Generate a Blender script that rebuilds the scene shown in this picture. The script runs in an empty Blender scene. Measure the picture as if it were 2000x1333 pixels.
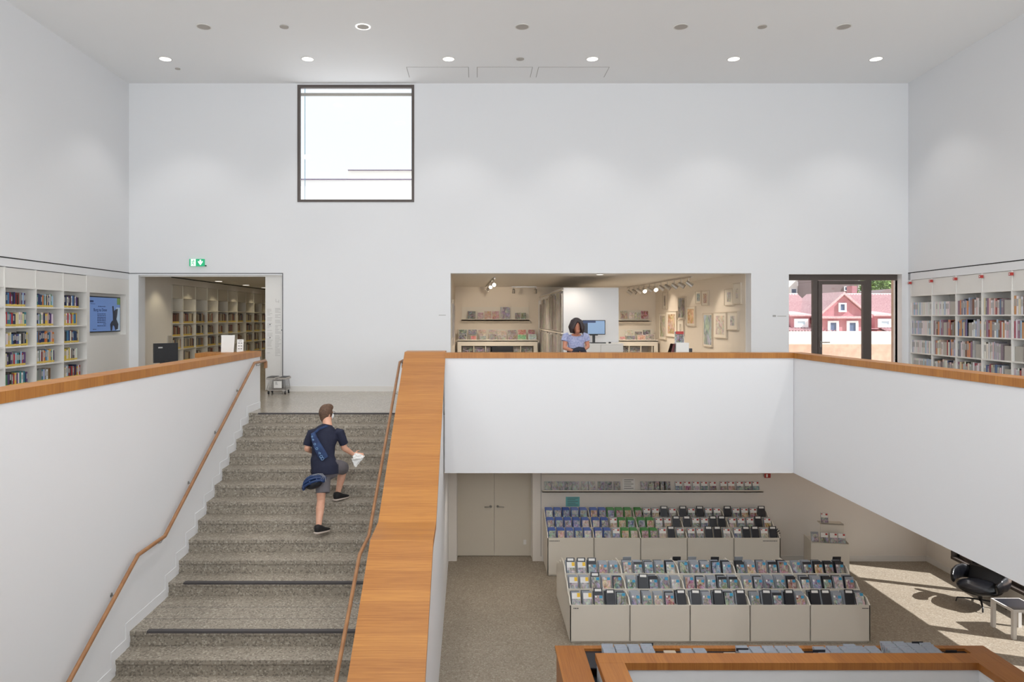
import bpy, bmesh, math, random
from mathutils import Vector, Matrix, Euler

SC = bpy.context.scene
COL = SC.collection
F, CX, CY, H = 1366.0, 930.0, 620.0, 1.576      # focal length and principal point in px (2000x1333), eye height over upper floor
LOW = -3.465                                    # level of the lower floor
R = math.radians

# ------------------------------------------------------------------ camera
cd = bpy.data.cameras.new('camera')
cam = bpy.data.objects.new('camera', cd); COL.objects.link(cam)
cam.location = (0, 0, H); cam.rotation_euler = (R(90), 0, 0)
cd.sensor_width = 36; cd.lens = F * 36 / 2000
cd.shift_x = 0.035; cd.shift_y = -0.02325
cd.clip_start = 0.05; cd.clip_end = 500
SC.camera = cam

# ------------------------------------------------------------------ world, sun, exposure
w = bpy.data.worlds.new('sky'); SC.world = w; w.use_nodes = True
nt = w.node_tree; nt.nodes.clear()
bg = nt.nodes.new('ShaderNodeBackground'); out = nt.nodes.new('ShaderNodeOutputWorld')
bg.inputs[0].default_value = (0.90, 0.955, 1.0, 1); bg.inputs[1].default_value = 1.15
nt.links.new(bg.outputs[0], out.inputs[0])
SC.view_settings.view_transform = 'Standard'; SC.view_settings.look = 'None'
SC.view_settings.exposure = 0.0; SC.view_settings.gamma = 1.0; SC.view_settings.use_curve_mapping = False
SC.cycles.use_denoising = True
SC.cycles.use_adaptive_sampling = True; SC.cycles.adaptive_threshold = 0.025
SC.cycles.max_bounces = 8; SC.cycles.diffuse_bounces = 5; SC.cycles.sample_clamp_indirect = 6.0

def light(kind, name, loc, energy, color=(1, 1, 1), rot=None, aim=None, **kw):
    d = bpy.data.lights.new(name, kind); d.energy = energy; d.color = color
    for k, v in kw.items(): setattr(d, k, v)
    o = bpy.data.objects.new(name, d); COL.objects.link(o); o.location = loc
    if rot: o.rotation_euler = rot
    if aim is not None:
        o.rotation_euler = (Vector(aim) - Vector(loc)).to_track_quat('-Z', 'Y').to_euler()
    return o
light('SUN', 'sun', (30, -10, 30), 8.6, (1.0, 0.985, 0.97), aim=(29, -9.63, 29.0), angle=R(0.55))
# unseen fill light added behind the viewer, tilted up for ceiling bounce
light('AREA', 'rear_fill_light', (1.0, -3.7, 2.6), 1400, (0.92, 0.965, 1.0), rot=(R(122), 0, 0), shape='RECTANGLE', size=14.0, size_y=5.0)

# ------------------------------------------------------------------ materials
def lin(c):
    return tuple(((v / 255) / 12.92 if v / 255 <= 0.04045 else ((v / 255 + 0.055) / 1.055) ** 2.4) for v in c[:3]) + (1,)
class NT:
    def __init__(s, m):
        m.use_nodes = True; s.t = m.node_tree; s.b = s.t.nodes['Principled BSDF']; s.o = s.t.nodes['Material Output']
    def n(s, typ, **kw):
        x = s.t.nodes.new(typ)
        for k, v in kw.items():
            if hasattr(x, k): setattr(x, k, v)
            else: x.inputs[k.replace('_', ' ')].default_value = v
        return x
    def l(s, a, b): s.t.links.new(a, b)
def mat(name, c, rough=0.6, metal=0.0, spec=0.5, emit=None, es=0.0, bump=None, vary=None):
    m = bpy.data.materials.new(name); k = NT(m)
    k.b.inputs['Base Color'].default_value = lin(c); k.b.inputs['Roughness'].default_value = rough
    k.b.inputs['Metallic'].default_value = metal; k.b.inputs['Specular IOR Level'].default_value = spec
    if emit: k.b.inputs['Emission Color'].default_value = lin(emit); k.b.inputs['Emission Strength'].default_value = es
    if bump or vary:
        tc = k.n('ShaderNodeTexCoord')
        if bump:
            nz = k.n('ShaderNodeTexNoise'); nz.inputs['Scale'].default_value = bump[0]; nz.inputs['Detail'].default_value = 3
            bp = k.n('ShaderNodeBump'); bp.inputs['Strength'].default_value = bump[1]; bp.inputs['Distance'].default_value = 0.01
            k.l(tc.outputs['Object'], nz.inputs['Vector']); k.l(nz.outputs['Fac'], bp.inputs['Height']); k.l(bp.outputs[0], k.b.inputs['Normal'])
        if vary:
            n2 = k.n('ShaderNodeTexNoise'); n2.inputs['Scale'].default_value = vary[0]; n2.inputs['Detail'].default_value = 4
            rp = k.n('ShaderNodeValToRGB'); rp.color_ramp.elements[0].position = 0.35; rp.color_ramp.elements[1].position = 0.65
            rp.color_ramp.elements[0].color = lin(c); rp.color_ramp.elements[1].color = lin(vary[1])
            k.l(tc.outputs['Object'], n2.inputs['Vector']); k.l(n2.outputs['Fac'], rp.inputs[0]); k.l(rp.outputs[0], k.b.inputs['Base Color'])
    return m
def terrazzo(name, base, dark, light_, scale, rough, soft=1.0, big=None):
    m = bpy.data.materials.new(name); k = NT(m); tc = k.n('ShaderNodeTexCoord')
    v = k.n('ShaderNodeTexVoronoi'); v.inputs['Scale'].default_value = scale
    k.l(tc.outputs['Object'], v.inputs['Vector'])
    sp = k.n('ShaderNodeSeparateColor'); k.l(v.outputs['Color'], sp.inputs[0])
    rp = k.n('ShaderNodeValToRGB'); cr = rp.color_ramp; cr.interpolation = 'CONSTANT'
    cr.elements[0].position = 0; cr.elements[0].color = lin(base); cr.elements[1].position = 0.55; cr.elements[1].color = lin(dark)
    e = cr.elements.new(0.78); e.color = lin(light_); e = cr.elements.new(0.9); e.color = lin(base)
    k.l(sp.outputs[0], rp.inputs[0])
    nz = k.n('ShaderNodeTexNoise'); nz.inputs['Scale'].default_value = 1.3; nz.inputs['Detail'].default_value = 5
    k.l(tc.outputs['Object'], nz.inputs['Vector'])
    mx = k.n('ShaderNodeMix', data_type='RGBA', blend_type='MULTIPLY'); mx.inputs[0].default_value = 0.35 * soft
    k.l(rp.outputs[0], mx.inputs[6]); k.l(nz.outputs['Fac'], mx.inputs[7])
    hs = k.n('ShaderNodeMix', data_type='RGBA'); hs.inputs[0].default_value = 0.75
    hs.inputs[6].default_value = lin(base); k.l(mx.outputs[2], hs.inputs[7])
    k.l((rp if soft == 0 else hs).outputs[0 if soft == 0 else 2], k.b.inputs['Base Color']); k.b.inputs['Roughness'].default_value = rough
    return m
def oak(name, axis, c1, c2, rough=0.42):
    """axis: coordinate along which the staves and grain lines change"""
    m = bpy.data.materials.new(name); k = NT(m); tc = k.n('ShaderNodeTexCoord')
    mp = k.n('ShaderNodeMapping'); sc = [2.0, 2.0, 2.0]; sc[axis] = 85.0; mp.inputs['Scale'].default_value = sc
    nz = k.n('ShaderNodeTexNoise'); nz.inputs['Scale'].default_value = 1.0; nz.inputs['Detail'].default_value = 5; nz.inputs['Roughness'].default_value = 0.65
    k.l(tc.outputs['Object'], mp.inputs[0]); k.l(mp.outputs[0], nz.inputs['Vector'])
    # staves: a white noise per 9 cm
    sx = k.n('ShaderNodeSeparateXYZ'); k.l(tc.outputs['Object'], sx.inputs[0])
    mu = k.n('ShaderNodeMath', operation='MULTIPLY'); k.l(sx.outputs[axis], mu.inputs[0]); mu.inputs[1].default_value = 9.0
    fl = k.n('ShaderNodeMath', operation='FLOOR'); k.l(mu.outputs[0], fl.inputs[0])
    wn = k.n('ShaderNodeTexWhiteNoise', noise_dimensions='1D'); k.l(fl.outputs[0], wn.inputs['W'])
    ad = k.n('ShaderNodeMath', operation='MULTIPLY_ADD'); k.l(wn.outputs['Value'], ad.inputs[0]); ad.inputs[1].default_value = 0.22
    k.l(nz.outputs['Fac'], ad.inputs[2])
    rp = k.n('ShaderNodeValToRGB'); rp.color_ramp.elements[0].position = 0.38; rp.color_ramp.elements[1].position = 0.82
    rp.color_ramp.elements[0].color = lin(c1); rp.color_ramp.elements[1].color = lin(c2)
    k.l(ad.outputs[0], rp.inputs[0]); k.l(rp.outputs[0], k.b.inputs['Base Color']); k.b.inputs['Roughness'].default_value = rough
    return m
def objcol(name, rough=0.5, mixart=0.0, scale=4.0):
    """colour comes from the object itself (the dye of a book cover); mixart blends a printed picture over it"""
    m = bpy.data.materials.new(name); k = NT(m); oi = k.n('ShaderNodeObjectInfo')
    src = oi.outputs['Color']
    if mixart:
        tc = k.n('ShaderNodeTexCoord'); mul = k.n('ShaderNodeVectorMath', operation='SCALE'); 
        cb = k.n('ShaderNodeCombineXYZ'); k.l(oi.outputs['Random'], cb.inputs[0]); k.l(oi.outputs['Random'], cb.inputs[2])
        mul.inputs['Scale'].default_value = 90; k.l(cb.outputs[0], mul.inputs[0])
        ad = k.n('ShaderNodeVectorMath', operation='ADD'); k.l(mul.outputs[0], ad.inputs[0]); k.l(tc.outputs['Generated'], ad.inputs[1])
        nz = k.n('ShaderNodeTexNoise'); nz.inputs['Scale'].default_value = scale; nz.inputs['Detail'].default_value = 2.5; nz.inputs['Distortion'].default_value = 1.2
        k.l(ad.outputs[0], nz.inputs['Vector'])
        hs = k.n('ShaderNodeHueSaturation'); hs.inputs['Saturation'].default_value = 0.3; k.l(nz.outputs['Color'], hs.inputs['Color'])
        ct = k.n('ShaderNodeBrightContrast'); ct.inputs['Contrast'].default_value = 2.2; ct.inputs['Bright'].default_value = -0.2; k.l(hs.outputs[0], ct.inputs[0])
        mx = k.n('ShaderNodeMix', data_type='RGBA', clamp_result=True); mx.inputs[0].default_value = mixart
        k.l(src, mx.inputs[6]); k.l(ct.outputs[0], mx.inputs[7]); src = mx.outputs[2]
    k.l(src, k.b.inputs['Base Color']); k.b.inputs['Roughness'].default_value = rough
    return m
def glass(name, refl=0.08, tint=(255, 255, 255), alpha=1.0):
    m = bpy.data.materials.new(name); k = NT(m); k.t.nodes.remove(k.b)
    tr = k.n('ShaderNodeBsdfTransparent'); tr.inputs[0].default_value = lin(tint)
    gl = k.n('ShaderNodeBsdfGlossy'); gl.inputs['Roughness'].default_value = 0.02
    mx = k.n('ShaderNodeMixShader'); mx.inputs[0].default_value = refl
    k.l(tr.outputs[0], mx.inputs[1]); k.l(gl.outputs[0], mx.inputs[2]); k.l(mx.outputs[0], k.o.inputs[0])
    return m

M = {}
M['wall'] = mat('white_plaster', (229, 230, 232), 0.75, spec=0.3, bump=(60, 0.04))
M['ceil'] = mat('ceiling_plaster', (241, 242, 243), 0.9, spec=0.1, bump=(140, 0.06))
M['lwall'] = mat('lower_plaster', (226, 221, 214), 0.75, spec=0.3)
M['black'] = mat('black_shadow_gap', (28, 27, 26), 0.7)
M['steps'] = terrazzo('stair_terrazzo', (160, 151, 137), (116, 108, 98), (196, 188, 174), 60, 0.55)
M['lfloor'] = terrazzo('lower_terrazzo', (162, 151, 135), (138, 127, 111), (186, 178, 164), 55, 0.5)
M['ufloor'] = terrazzo('upper_terrazzo', (172, 163, 148), (158, 148, 134), (190, 182, 168), 50, 0.22, 0.5)
M['nose'] = mat('dark_tread_strip', (74, 71, 72), 0.7)
M['oakY'] = oak('oak_staves_across', 1, (156, 97, 38), (188, 128, 57))
M['oakX'] = oak('oak_staves_along', 0, (156, 97, 38), (188, 128, 57))
M['oakD'] = oak('oak_dark', 0, (150, 92, 42), (176, 116, 56))
M['rail'] = mat('beech_rail', (166, 120, 80), 0.4, vary=(8, (148, 104, 68)))
M['lam'] = mat('white_laminate', (226, 224, 220), 0.45)
M['lamw'] = mat('warm_laminate', (222, 216, 204), 0.5)
M['frame'] = mat('bronze_frame', (92, 84, 80), 0.5, metal=0.3)
M['glass'] = glass('clear_glass', 0.05)
M['plexi'] = glass('plexi', 0.12, (242, 242, 242))
M['steel'] = mat('brushed_steel', (170, 170, 168), 0.3, metal=0.9)
M['plastic'] = mat('black_plastic', (30, 31, 34), 0.4)
M['leather'] = mat('black_leather', (16, 17, 22), 0.28, bump=(30, 0.25))
M['cover'] = objcol('book_cover', 0.55)
M['art'] = objcol('printed_cover', 0.35, 0.5, 2.2)
M['artfine'] = objcol('printed_picture', 0.5, 0.42, 3.0)
M['pages'] = mat('page_block', (214, 206, 188), 0.8)
M['yel'] = mat('yellow_label', (214, 186, 92), 0.6)
M['paper'] = mat('white_paper', (232, 231, 228), 0.7)
M['greyc'] = mat('clear_case_plastic', (150, 155, 162), 0.25)
M['blue'] = mat('blue_sticker', (60, 150, 190), 0.5)
M['red'] = mat('red_sticker', (176, 56, 50), 0.5)
M['yst'] = mat('yellow_sticker', (236, 192, 50), 0.5)
M['faint'] = mat('faint_grey_print', (200, 198, 194), 0.7)
M['ink'] = mat('dark_ink', (90, 90, 92), 0.7)
M['inkl'] = mat('pale_grey_print', (172, 171, 168), 0.7)
M['beige'] = mat('beige_door', (206, 199, 185), 0.5)
M['lamp'] = mat('lit_downlight', (255, 255, 255), 0.5, emit=(255, 250, 240), es=2.2)
M['lampoff'] = mat('unlit_downlight', (178, 172, 165), 0.6)
M['grey'] = mat('grey_bookend', (176, 172, 164), 0.6)

# ------------------------------------------------------------------ helpers
def P(x, y, Y): return Vector(((x - CX) * Y / F, Y, H - (y - CY) * Y / F))
def PX(x, Y): return (x - CX) * Y / F
def PZ(y, Y): return H - (y - CY) * Y / F
def FL(x, y, z=LOW):                      # point of a horizontal plane seen at a pixel
    Y = (H - z) * F / (y - CY); return Vector(((x - CX) * Y / F, Y, z))
def tag(o, label=None, cat=None, group=None, kind=None):
    if label: o['label'] = label
    if cat: o['category'] = cat
    if group: o['group'] = group
    if kind: o['kind'] = kind
    return o
class MB:
    def __init__(s): s.v = []; s.f = []; s.m = []
    def add(s, vs, fs, m=0):
        b = len(s.v); s.v += [tuple(v) for v in vs]; s.f += [tuple(b + i for i in f) for f in fs]; s.m += [m] * len(fs); return s
    def box(s, x0, x1, y0, y1, z0, z1, m=0):
        if x0 > x1: x0, x1 = x1, x0
        if y0 > y1: y0, y1 = y1, y0
        if z0 > z1: z0, z1 = z1, z0
        return s.hexa([(x0, y0, z0), (x1, y0, z0), (x1, y1, z0), (x0, y1, z0), (x0, y0, z1), (x1, y0, z1), (x1, y1, z1), (x0, y1, z1)], m)
    def hexa(s, p, m=0):
        return s.add(p, [(0, 3, 2, 1), (4, 5, 6, 7), (0, 1, 5, 4), (1, 2, 6, 5), (2, 3, 7, 6), (3, 0, 4, 7)], m)
    def prism(s, pts, ext, m=0):          # planar 3-D polygon pushed along ext
        n = len(pts); pts = [Vector(p) for p in pts]; e = Vector(ext)
        return s.add(pts + [p + e for p in pts], [tuple(range(n))[::-1], tuple(range(n, 2 * n))] + [(i, (i + 1) % n, (i + 1) % n + n, i + n) for i in range(n)], m)
    def cyl(s, a, b, r, r2=None, n=12, m=0):
        return s.loft([a, b], [(r, r), (r2 or r, r2 or r)], n=n, cap=0, m=m)
    def loft(s, pts, rad, side=None, n=16, cap=1, m=0):
        """closed tube through pts; rad = (half width along side, half depth); cap 1 = domed ends"""
        pts = [Vector(p) for p in pts]; rad = [(r, r) if not isinstance(r, (tuple, list)) else r for r in rad]
        P_, R_ = [], []
        if cap:
            d = (pts[0] - pts[1]).normalized(); r = min(rad[0])
            for a in (90, 60, 30): P_.append(pts[0] + d * r * 0.8 * math.sin(R(a))); R_.append((max(rad[0][0] * math.cos(R(a)), 1e-3), max(rad[0][1] * math.cos(R(a)), 1e-3)))
        P_ += pts; R_ += rad
        if cap:
            d = (pts[-1] - pts[-2]).normalized(); r = min(rad[-1])
            for a in (30, 60, 90): P_.append(pts[-1] + d * r * 0.8 * math.sin(R(a))); R_.append((max(rad[-1][0] * math.cos(R(a)), 1e-3), max(rad[-1][1] * math.cos(R(a)), 1e-3)))
        vs = []; prev = None
        for i, p in enumerate(P_):
            t = (P_[min(i + 1, len(P_) - 1)] - P_[max(i - 1, 0)]).normalized()
            sd = Vector(side) if side is not None else (prev if prev is not None else (Vector((1, 0, 0)) if abs(t.x) < 0.9 else Vector((0, 1, 0))))
            sd = (sd - t * sd.dot(t)); sd = sd.normalized() if sd.length > 1e-5 else t.orthogonal().normalized()
            prev = sd; up = t.cross(sd)
            for j in range(n):
                a = 2 * math.pi * j / n
                vs.append(p + sd * R_[i][0] * math.cos(a) + up * R_[i][1] * math.sin(a))
        fs = [tuple(range(n))[::-1], tuple(range((len(P_) - 1) * n, len(P_) * n))]
        for i in range(len(P_) - 1):
            for j in range(n): fs.append((i * n + j, i * n + (j + 1) % n, (i + 1) * n + (j + 1) % n, (i + 1) * n + j))
        return s.add(vs, fs, m)
    def ell(s, c, r, rot=None, n=16, m=0):
        c = Vector(c); vs = []; k = n // 2; Rm = rot.to_matrix() if rot else None
        for i in range(1, k):
            th = math.pi * i / k
            for j in range(n):
                ph = 2 * math.pi * j / n; v = Vector((r[0] * math.sin(th) * math.cos(ph), r[1] * math.sin(th) * math.sin(ph), r[2] * math.cos(th)))
                vs.append(v)
        vs += [Vector((0, 0, r[2])), Vector((0, 0, -r[2]))]
        vs = [(Rm @ v if Rm else v) + c for v in vs]; T, B = len(vs) - 2, len(vs) - 1
        fs = []
        for j in range(n):
            fs.append((T, j, (j + 1) % n)); fs.append((B, (k - 2) * n + (j + 1) % n, (k - 2) * n + j))
            for i in range(k - 2): fs.append((i * n + j, (i + 1) * n + j, (i + 1) * n + (j + 1) % n, i * n + (j + 1) % n))
        return s.add(vs, fs, m)
    def mesh(s, name, mats, origin=(0, 0, 0), smooth=False):
        me = bpy.data.meshes.new(name); O = Vector(origin)
        me.from_pydata([tuple(Vector(v) - O) for v in s.v], [], s.f)
        for m_ in (mats if isinstance(mats, (list, tuple)) else [mats]): me.materials.append(M[m_] if isinstance(m_, str) else m_)
        me.polygons.foreach_set('material_index', s.m)
        if smooth: me.polygons.foreach_set('use_smooth', [True] * len(s.f))
        me.update(); return me
    def build(s, name, mats, parent=None, origin=(0, 0, 0), bevel=0, smooth=False, fix=False, remesh=0, smooth_it=0, world=False):
        if world: origin = tuple(parent.location)
        me = s.mesh(name, mats, origin, smooth)
        if fix:
            bm = bmesh.new(); bm.from_mesh(me); bmesh.ops.recalc_face_normals(bm, faces=bm.faces); bm.to_mesh(me); bm.free()
        o = bpy.data.objects.new(name, me); COL.objects.link(o)
        if parent is not None: o.parent = parent
        o.location = (0, 0, 0) if world else origin
        if remesh:
            r = o.modifiers.new('r', 'REMESH'); r.mode = 'VOXEL'; r.voxel_size = remesh; r.use_smooth_shade = True
            if smooth_it: q = o.modifiers.new('s', 'SMOOTH'); q.factor = 0.5; q.iterations = smooth_it
        if bevel: b = o.modifiers.new('b', 'BEVEL'); b.width = bevel; b.segments = 3; b.limit_method = 'ANGLE'
        return o
def empty(name, loc, rz=0, label=None, cat=None, group=None, kind=None):
    o = bpy.data.objects.new(name, None); COL.objects.link(o); o.location = loc; o.rotation_euler = (0, 0, rz); o.empty_display_size = 0.1
    return tag(o, label, cat, group, kind)
def inst(name, me, loc, rot=(0, 0, 0), scale=(1, 1, 1), color=None, parent=None, label=None, cat=None, group=None):
    o = bpy.data.objects.new(name, me); COL.objects.link(o); o.location = loc; o.rotation_euler = rot; o.scale = scale
    if color: o.color = lin(color)
    if parent is not None: o.parent = parent
    return tag(o, label, cat, group)
def copy_tree(o, parent=None):
    c = o.copy(); COL.objects.link(c); c.parent = parent
    for ch in [x for x in o.children]: copy_tree(ch, c)
    return c
def S(name, mb, mats, label, **kw):
    return tag(mb.build(name, mats, **kw), label, 'room structure' if not name.startswith(('window', 'door')) else name.split('_')[0], None, 'structure')
def grid_wall(mb, x0, x1, z0, z1, holes, y0, y1, m=0):
    xs = sorted({x0, x1} | {v for h in holes for v in h[:2] if x0 < v < x1}); zs = sorted({z0, z1} | {v for h in holes for v in h[2:] if z0 < v < z1})
    for a, b in zip(xs, xs[1:]):
        run = None
        for c, d in zip(zs, zs[1:]):
            mx, mz = (a + b) / 2, (c + d) / 2
            if any(h[0] < mx < h[1] and h[2] < mz < h[3] for h in holes):
                if run: mb.box(a, b, y0, y1, run[0], run[1], m); run = None
            else: run = (run[0] if run else c, d)
        if run: mb.box(a, b, y0, y1, run[0], run[1], m)
    return mb
ORD = ['first', 'second', 'third', 'fourth', 'fifth', 'sixth', 'seventh', 'eighth', 'ninth', 'tenth', 'eleventh', 'twelfth', 'thirteenth', 'fourteenth', 'fifteenth',
       'sixteenth', 'seventeenth', 'eighteenth', 'nineteenth', 'twentieth', 'twenty-first', 'twenty-second', 'twenty-third', 'twenty-fourth', 'twenty-fifth', 'twenty-sixth', 'twenty-seventh', 'twenty-eighth']
rnd = random.Random(7)

# ================================================================== THE BUILDING
YB = 14.85                                     # back wall of the hall
XL = -7.37                                     # left wall plane
SHX = -3.743                                   # stair side of the left parapet
CEIL = 6.545
def XR(Y): return 8.196 + 0.0659 * Y           # right wall runs slightly askew

# back wall with its openings
DOORWAY = (-7.17, -4.12, 0, 2.47); WIN = (PX(581, YB), PX(809, YB), PZ(395, YB), PZ(166, YB))
ALC = (-0.543, 5.84, 0, 2.51); GD = (6.64, 9.04, 0, 2.49)
S('wall_back', grid_wall(MB(), XL - 0.4, 9.7, 0.0, CEIL + 0.2, [DOORWAY, WIN, ALC, GD], YB, YB + 0.3), 'wall', 'white back wall of the hall above the stair head')
# left wall
mb = MB().box(XL - 0.4, XL, -4, YB, 2.52, CEIL + 0.2).box(XL - 0.4, XL, -4, 9.4, 0, 2.51)
mb.box(XL - 0.5, XL - 0.38, 9.4, YB, 0, 2.6).box(XL - 0.36, XL, 9.4, YB, 2.372, 2.51)
S('wall_left', mb, 'wall', 'tall white wall on the left above the novel shelves')
# the panel with a recess for the screen
mb = MB(); yy0, yy1 = 13.25, YB
rec = (13.34, 14.72, 1.215, 2.05)
for a, b, c, d in ((yy0, rec[0], 0, 2.37), (rec[1], yy1, 0, 2.37), (rec[0], rec[1], 0, rec[2]), (rec[0], rec[1], rec[3], 2.37)): mb.box(XL - 0.2, XL, a, b, c, d)
mb.box(XL - 0.2, XL - 0.12, rec[0], rec[1], rec[2], rec[3])
S('wall_screen', mb, 'lam', 'white wall panel framing the recess of the wall screen')
# right wall (askew): built along its own axis from the back corner toward the camera
RA = math.atan2(-1.0, -0.0659)
def rwall(l, d, z): # l: metres from the corner toward the camera, d: into the wall
    n = math.hypot(1, 0.0659); return (XR(YB) - 0.0659 * l / n + d / n, YB - l / n - 0.0659 * d / n, z)
def rbox(mb, l0, l1, d0, d1, z0, z1, m=0):
    return mb.hexa([rwall(l0, d0, z0), rwall(l1, d0, z0), rwall(l1, d1, z0), rwall(l0, d1, z0), rwall(l0, d0, z1), rwall(l1, d0, z1), rwall(l1, d1, z1), rwall(l0, d1, z1)], m)
mb = MB(); rbox(mb, -0.3, 19, 0, 0.5, 2.52, CEIL + 0.2); rbox(mb, -0.3, 0.08, 0, 0.5, 0, 2.51); rbox(mb, 4.66, 19, 0, 0.5, 0, 2.51); rbox(mb, 0, 19, 0.42, 0.6, -1.0, 2.6); rbox(mb, 0, 5, 0.0, 0.42, 2.36, 2.51)
S('wall_right', mb, 'wall', 'tall white wall on the right above the picture-book shelves', fix=True)
# shadow gaps over the shelves and round the doorway
mb = MB().box(XL - 0.02, XL + 0.004, 9.4, YB, 2.505, 2.523); S('trim_1', mb, 'black', 'thin black shadow gap over the left shelves')
mb = MB(); rbox(mb, 0.0, 4.7, -0.004, 0.02, 2.505, 2.523); S('trim_2', mb, 'black', 'thin black shadow gap over the right shelves', fix=True)
mb = MB().box(XL, -4.10, YB - 0.006, YB, 2.50, 2.515).box(-4.115, -4.10, YB - 0.006, YB, 0.02, 2.50); S('trim_3', mb, 'ink', 'thin dark joint line round the sliding door opening')
# ceiling: hall
mb = MB().box(XL - 0.4, 9.9, -4.2, YB + 0.3, CEIL, CEIL + 0.3)
S('ceiling', mb, 'ceil', 'white ceiling with recessed downlights')
mb = MB()
def line(mb, x0, y0, x1, y1, z, t=0.012, m=0):
    a, b = Vector((x0, y0, z)), Vector((x1, y1, z)); n = (b - a).normalized().cross(Vector((0, 0, 1))) * t / 2
    mb.hexa([a - n, a + n, b + n, b - n, (a - n) + Vector((0, 0, 0.003)), (a + n) + Vector((0, 0, 0.003)), (b + n) + Vector((0, 0, 0.003)), (b - n) + Vector((0, 0, 0.003))], m)
hz = CEIL - 0.003
for (xa, xb) in ((794, 915), (932, 1040), (1052, 1190)):
    pa, pb = FL(xa, 131, CEIL), FL(xb, 131, CEIL); Y2 = FL(0, 151, CEIL).y
    line(mb, pa.x, pa.y, pb.x, pb.y, hz); line(mb, pa.x, pa.y, pa.x, Y2, hz); line(mb, pb.x, pb.y, pb.x, Y2, hz)
S('trim_4', mb, 'inkl', 'fine outlines of three ceiling hatches', fix=True)
# unseen rear wall; opening and frame are added around the fill light
mb = MB(); grid_wall(mb, XL - 0.4, 9.9, LOW, CEIL + 0.2, [(-6, 8, 0.1, 5.1)], -4.2, -4.0); mb.box(XL - 0.4, 9.9, -4.6, -4.4, LOW, CEIL + 0.3)
S('wall_rear', mb, 'wall', 'white wall with an added wide opening behind the viewer')
mb = MB()
for i in range(8): mb.box(-6 + i * 2 - 0.04, -6 + i * 2 + 0.04, -4.15, -4.05, 0.1, 5.1)
mb.box(-6, 8, -4.15, -4.05, 0.1, 0.18).box(-6, 8, -4.15, -4.05, 5.02, 5.1); S('window_added', mb, 'frame', 'added window frame around the fill light behind the viewer')

# floors -------------------------------------------------------------
mb = MB()
mb.box(XL - 0.5, SHX - 0.26, -4, 15.2, -0.03, 0).box(SHX - 0.26, -0.5, 11.50, 15.2, -0.03, 0.0).box(-0.5, 5.3, 11.60, 15.2, -0.03, 0).box(5.3, 9.7, -4, 15.2, -0.03, 0)
mb.box(-9, -3, 15.2, 28, -0.03, 0).box(-0.9, 7, 15.2, 22.4, -0.03, 0).box(SHX - 0.26, 5.2, -4, 0.9, -0.03, 0)
S('floor', mb, 'ufloor', 'polished grey terrazzo floor of the upper level')
mb = MB().box(XL - 0.4, SHX - 0.26, -4, 15.1, -0.98, -0.03).box(SHX - 0.26, -0.5, 11.53, 15.1, -0.975, -0.03).box(-0.5, 5.3, 11.6, 15.1, -0.975, -0.03).box(5.3, 9.7, -4, 15.1, -0.975, -0.03).box(SHX - 0.26, 5.2, -4, 0.9, -0.98, -0.03)
S('ceiling', mb, 'lwall', 'underside of the gallery over the lower floor')
VX0, VX1, VY0, VY1 = 1.72, 5.88, 3.0, 8.19    # stair void in the lower floor
mb = MB()
for (a, b, c, d) in ((-8, VX0, -4, 15.2), (VX1, 10, -4, 15.2), (VX0, VX1, -4, VY0), (VX0, VX1, VY1, 15.2)): mb.box(a, b, c, d, LOW - 0.3, LOW)
S('floor', mb, 'lfloor', 'speckled beige terrazzo floor of the lower level')
mb = MB().box(VX0 - 0.2, VX1 + 0.2, VY0 - 0.2, VY1 + 0.3, LOW - 3.6, LOW - 3.4); S('floor', mb, 'lfloor', 'basement floor at the foot of the void')
mb = MB().box(VX0 - 0.2, VX0, VY0, VY1 + 0.2, LOW - 3.4, LOW - 0.3).box(VX1, VX1 + 0.2, VY0, VY1 + 0.2, LOW - 3.4, LOW - 0.3).box(VX0, VX1, VY1, VY1 + 0.2, LOW - 3.4, LOW - 0.3).box(VX0, VX1, VY0 - 0.2, VY0, LOW - 3.4, LOW - 0.3)
S('wall_void', mb, 'lwall', 'white walls of the void below the lower floor')

# lower back wall, door recess, right wall with window ---------------
YLB = 14.44
dx0, dx1 = -0.40, 1.165
mb = MB().box(dx1, 9.3, YLB, YLB + 0.5, LOW, -0.98).box(-0.9, dx0, YLB, YLB + 0.5, LOW, -0.98).box(dx0, dx1, YLB + 0.345, YLB + 0.5, LOW, -0.98).box(dx0, dx1, YLB, YLB + 0.35, LOW + 2.2, -0.98)
mb.box(1.33, 1.345, YLB - 0.004, YLB, LOW + 0.1, -0.98, 1)
S('wall_back', mb, ['lwall', 'inkl'], 'shaded beige back wall of the lower floor')
mb = MB().box(1.36, 9.3, YLB - 0.015, YLB, LOW, LOW + 0.115).box(9.285, 9.3, 9.0, YLB - 0.015, LOW, LOW + 0.115)
S('baseboard_back', mb, 'lam', 'low white baseboard of the lower floor walls')
mb = MB().box(-4.09, -1.0, YB - 0.012, YB, 0.0, 0.115)
S('baseboard_back', mb, 'lam', 'white baseboard at the head of the stairs')
d = empty('door_1', (0.38, YLB + 0.3, LOW), 0, 'closed beige double door in the lower back wall', 'door', None, 'structure')
for i, (a, b) in enumerate(((-0.775, -0.004), (0.004, 0.775))):
    lf = MB().box(a, b, 0, 0.05, 0.01, 2.19).build('door_leaf', 'beige', d)
    s = -1 if i == 0 else 1
    hx = -0.075 if i == 0 else 0.075
    h = MB().cyl((hx, -0.012, 1.05), (hx, 0, 1.05), 0.026, n=14).cyl((hx, -0.05, 1.05), (hx, 0, 1.05), 0.009).cyl((hx, -0.05, 1.05), (hx + s * 0.13, -0.05, 1.05), 0.009)
    tag(h.build('door_handle', 'steel', lf, smooth=True), 'steel lever handle')
MB().box(-0.80, -0.776, -0.04, 0.04, 0, 2.2).box(0.776, 0.80, -0.04, 0.04, 0, 2.2).build('door_frame', 'lam', d)
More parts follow.
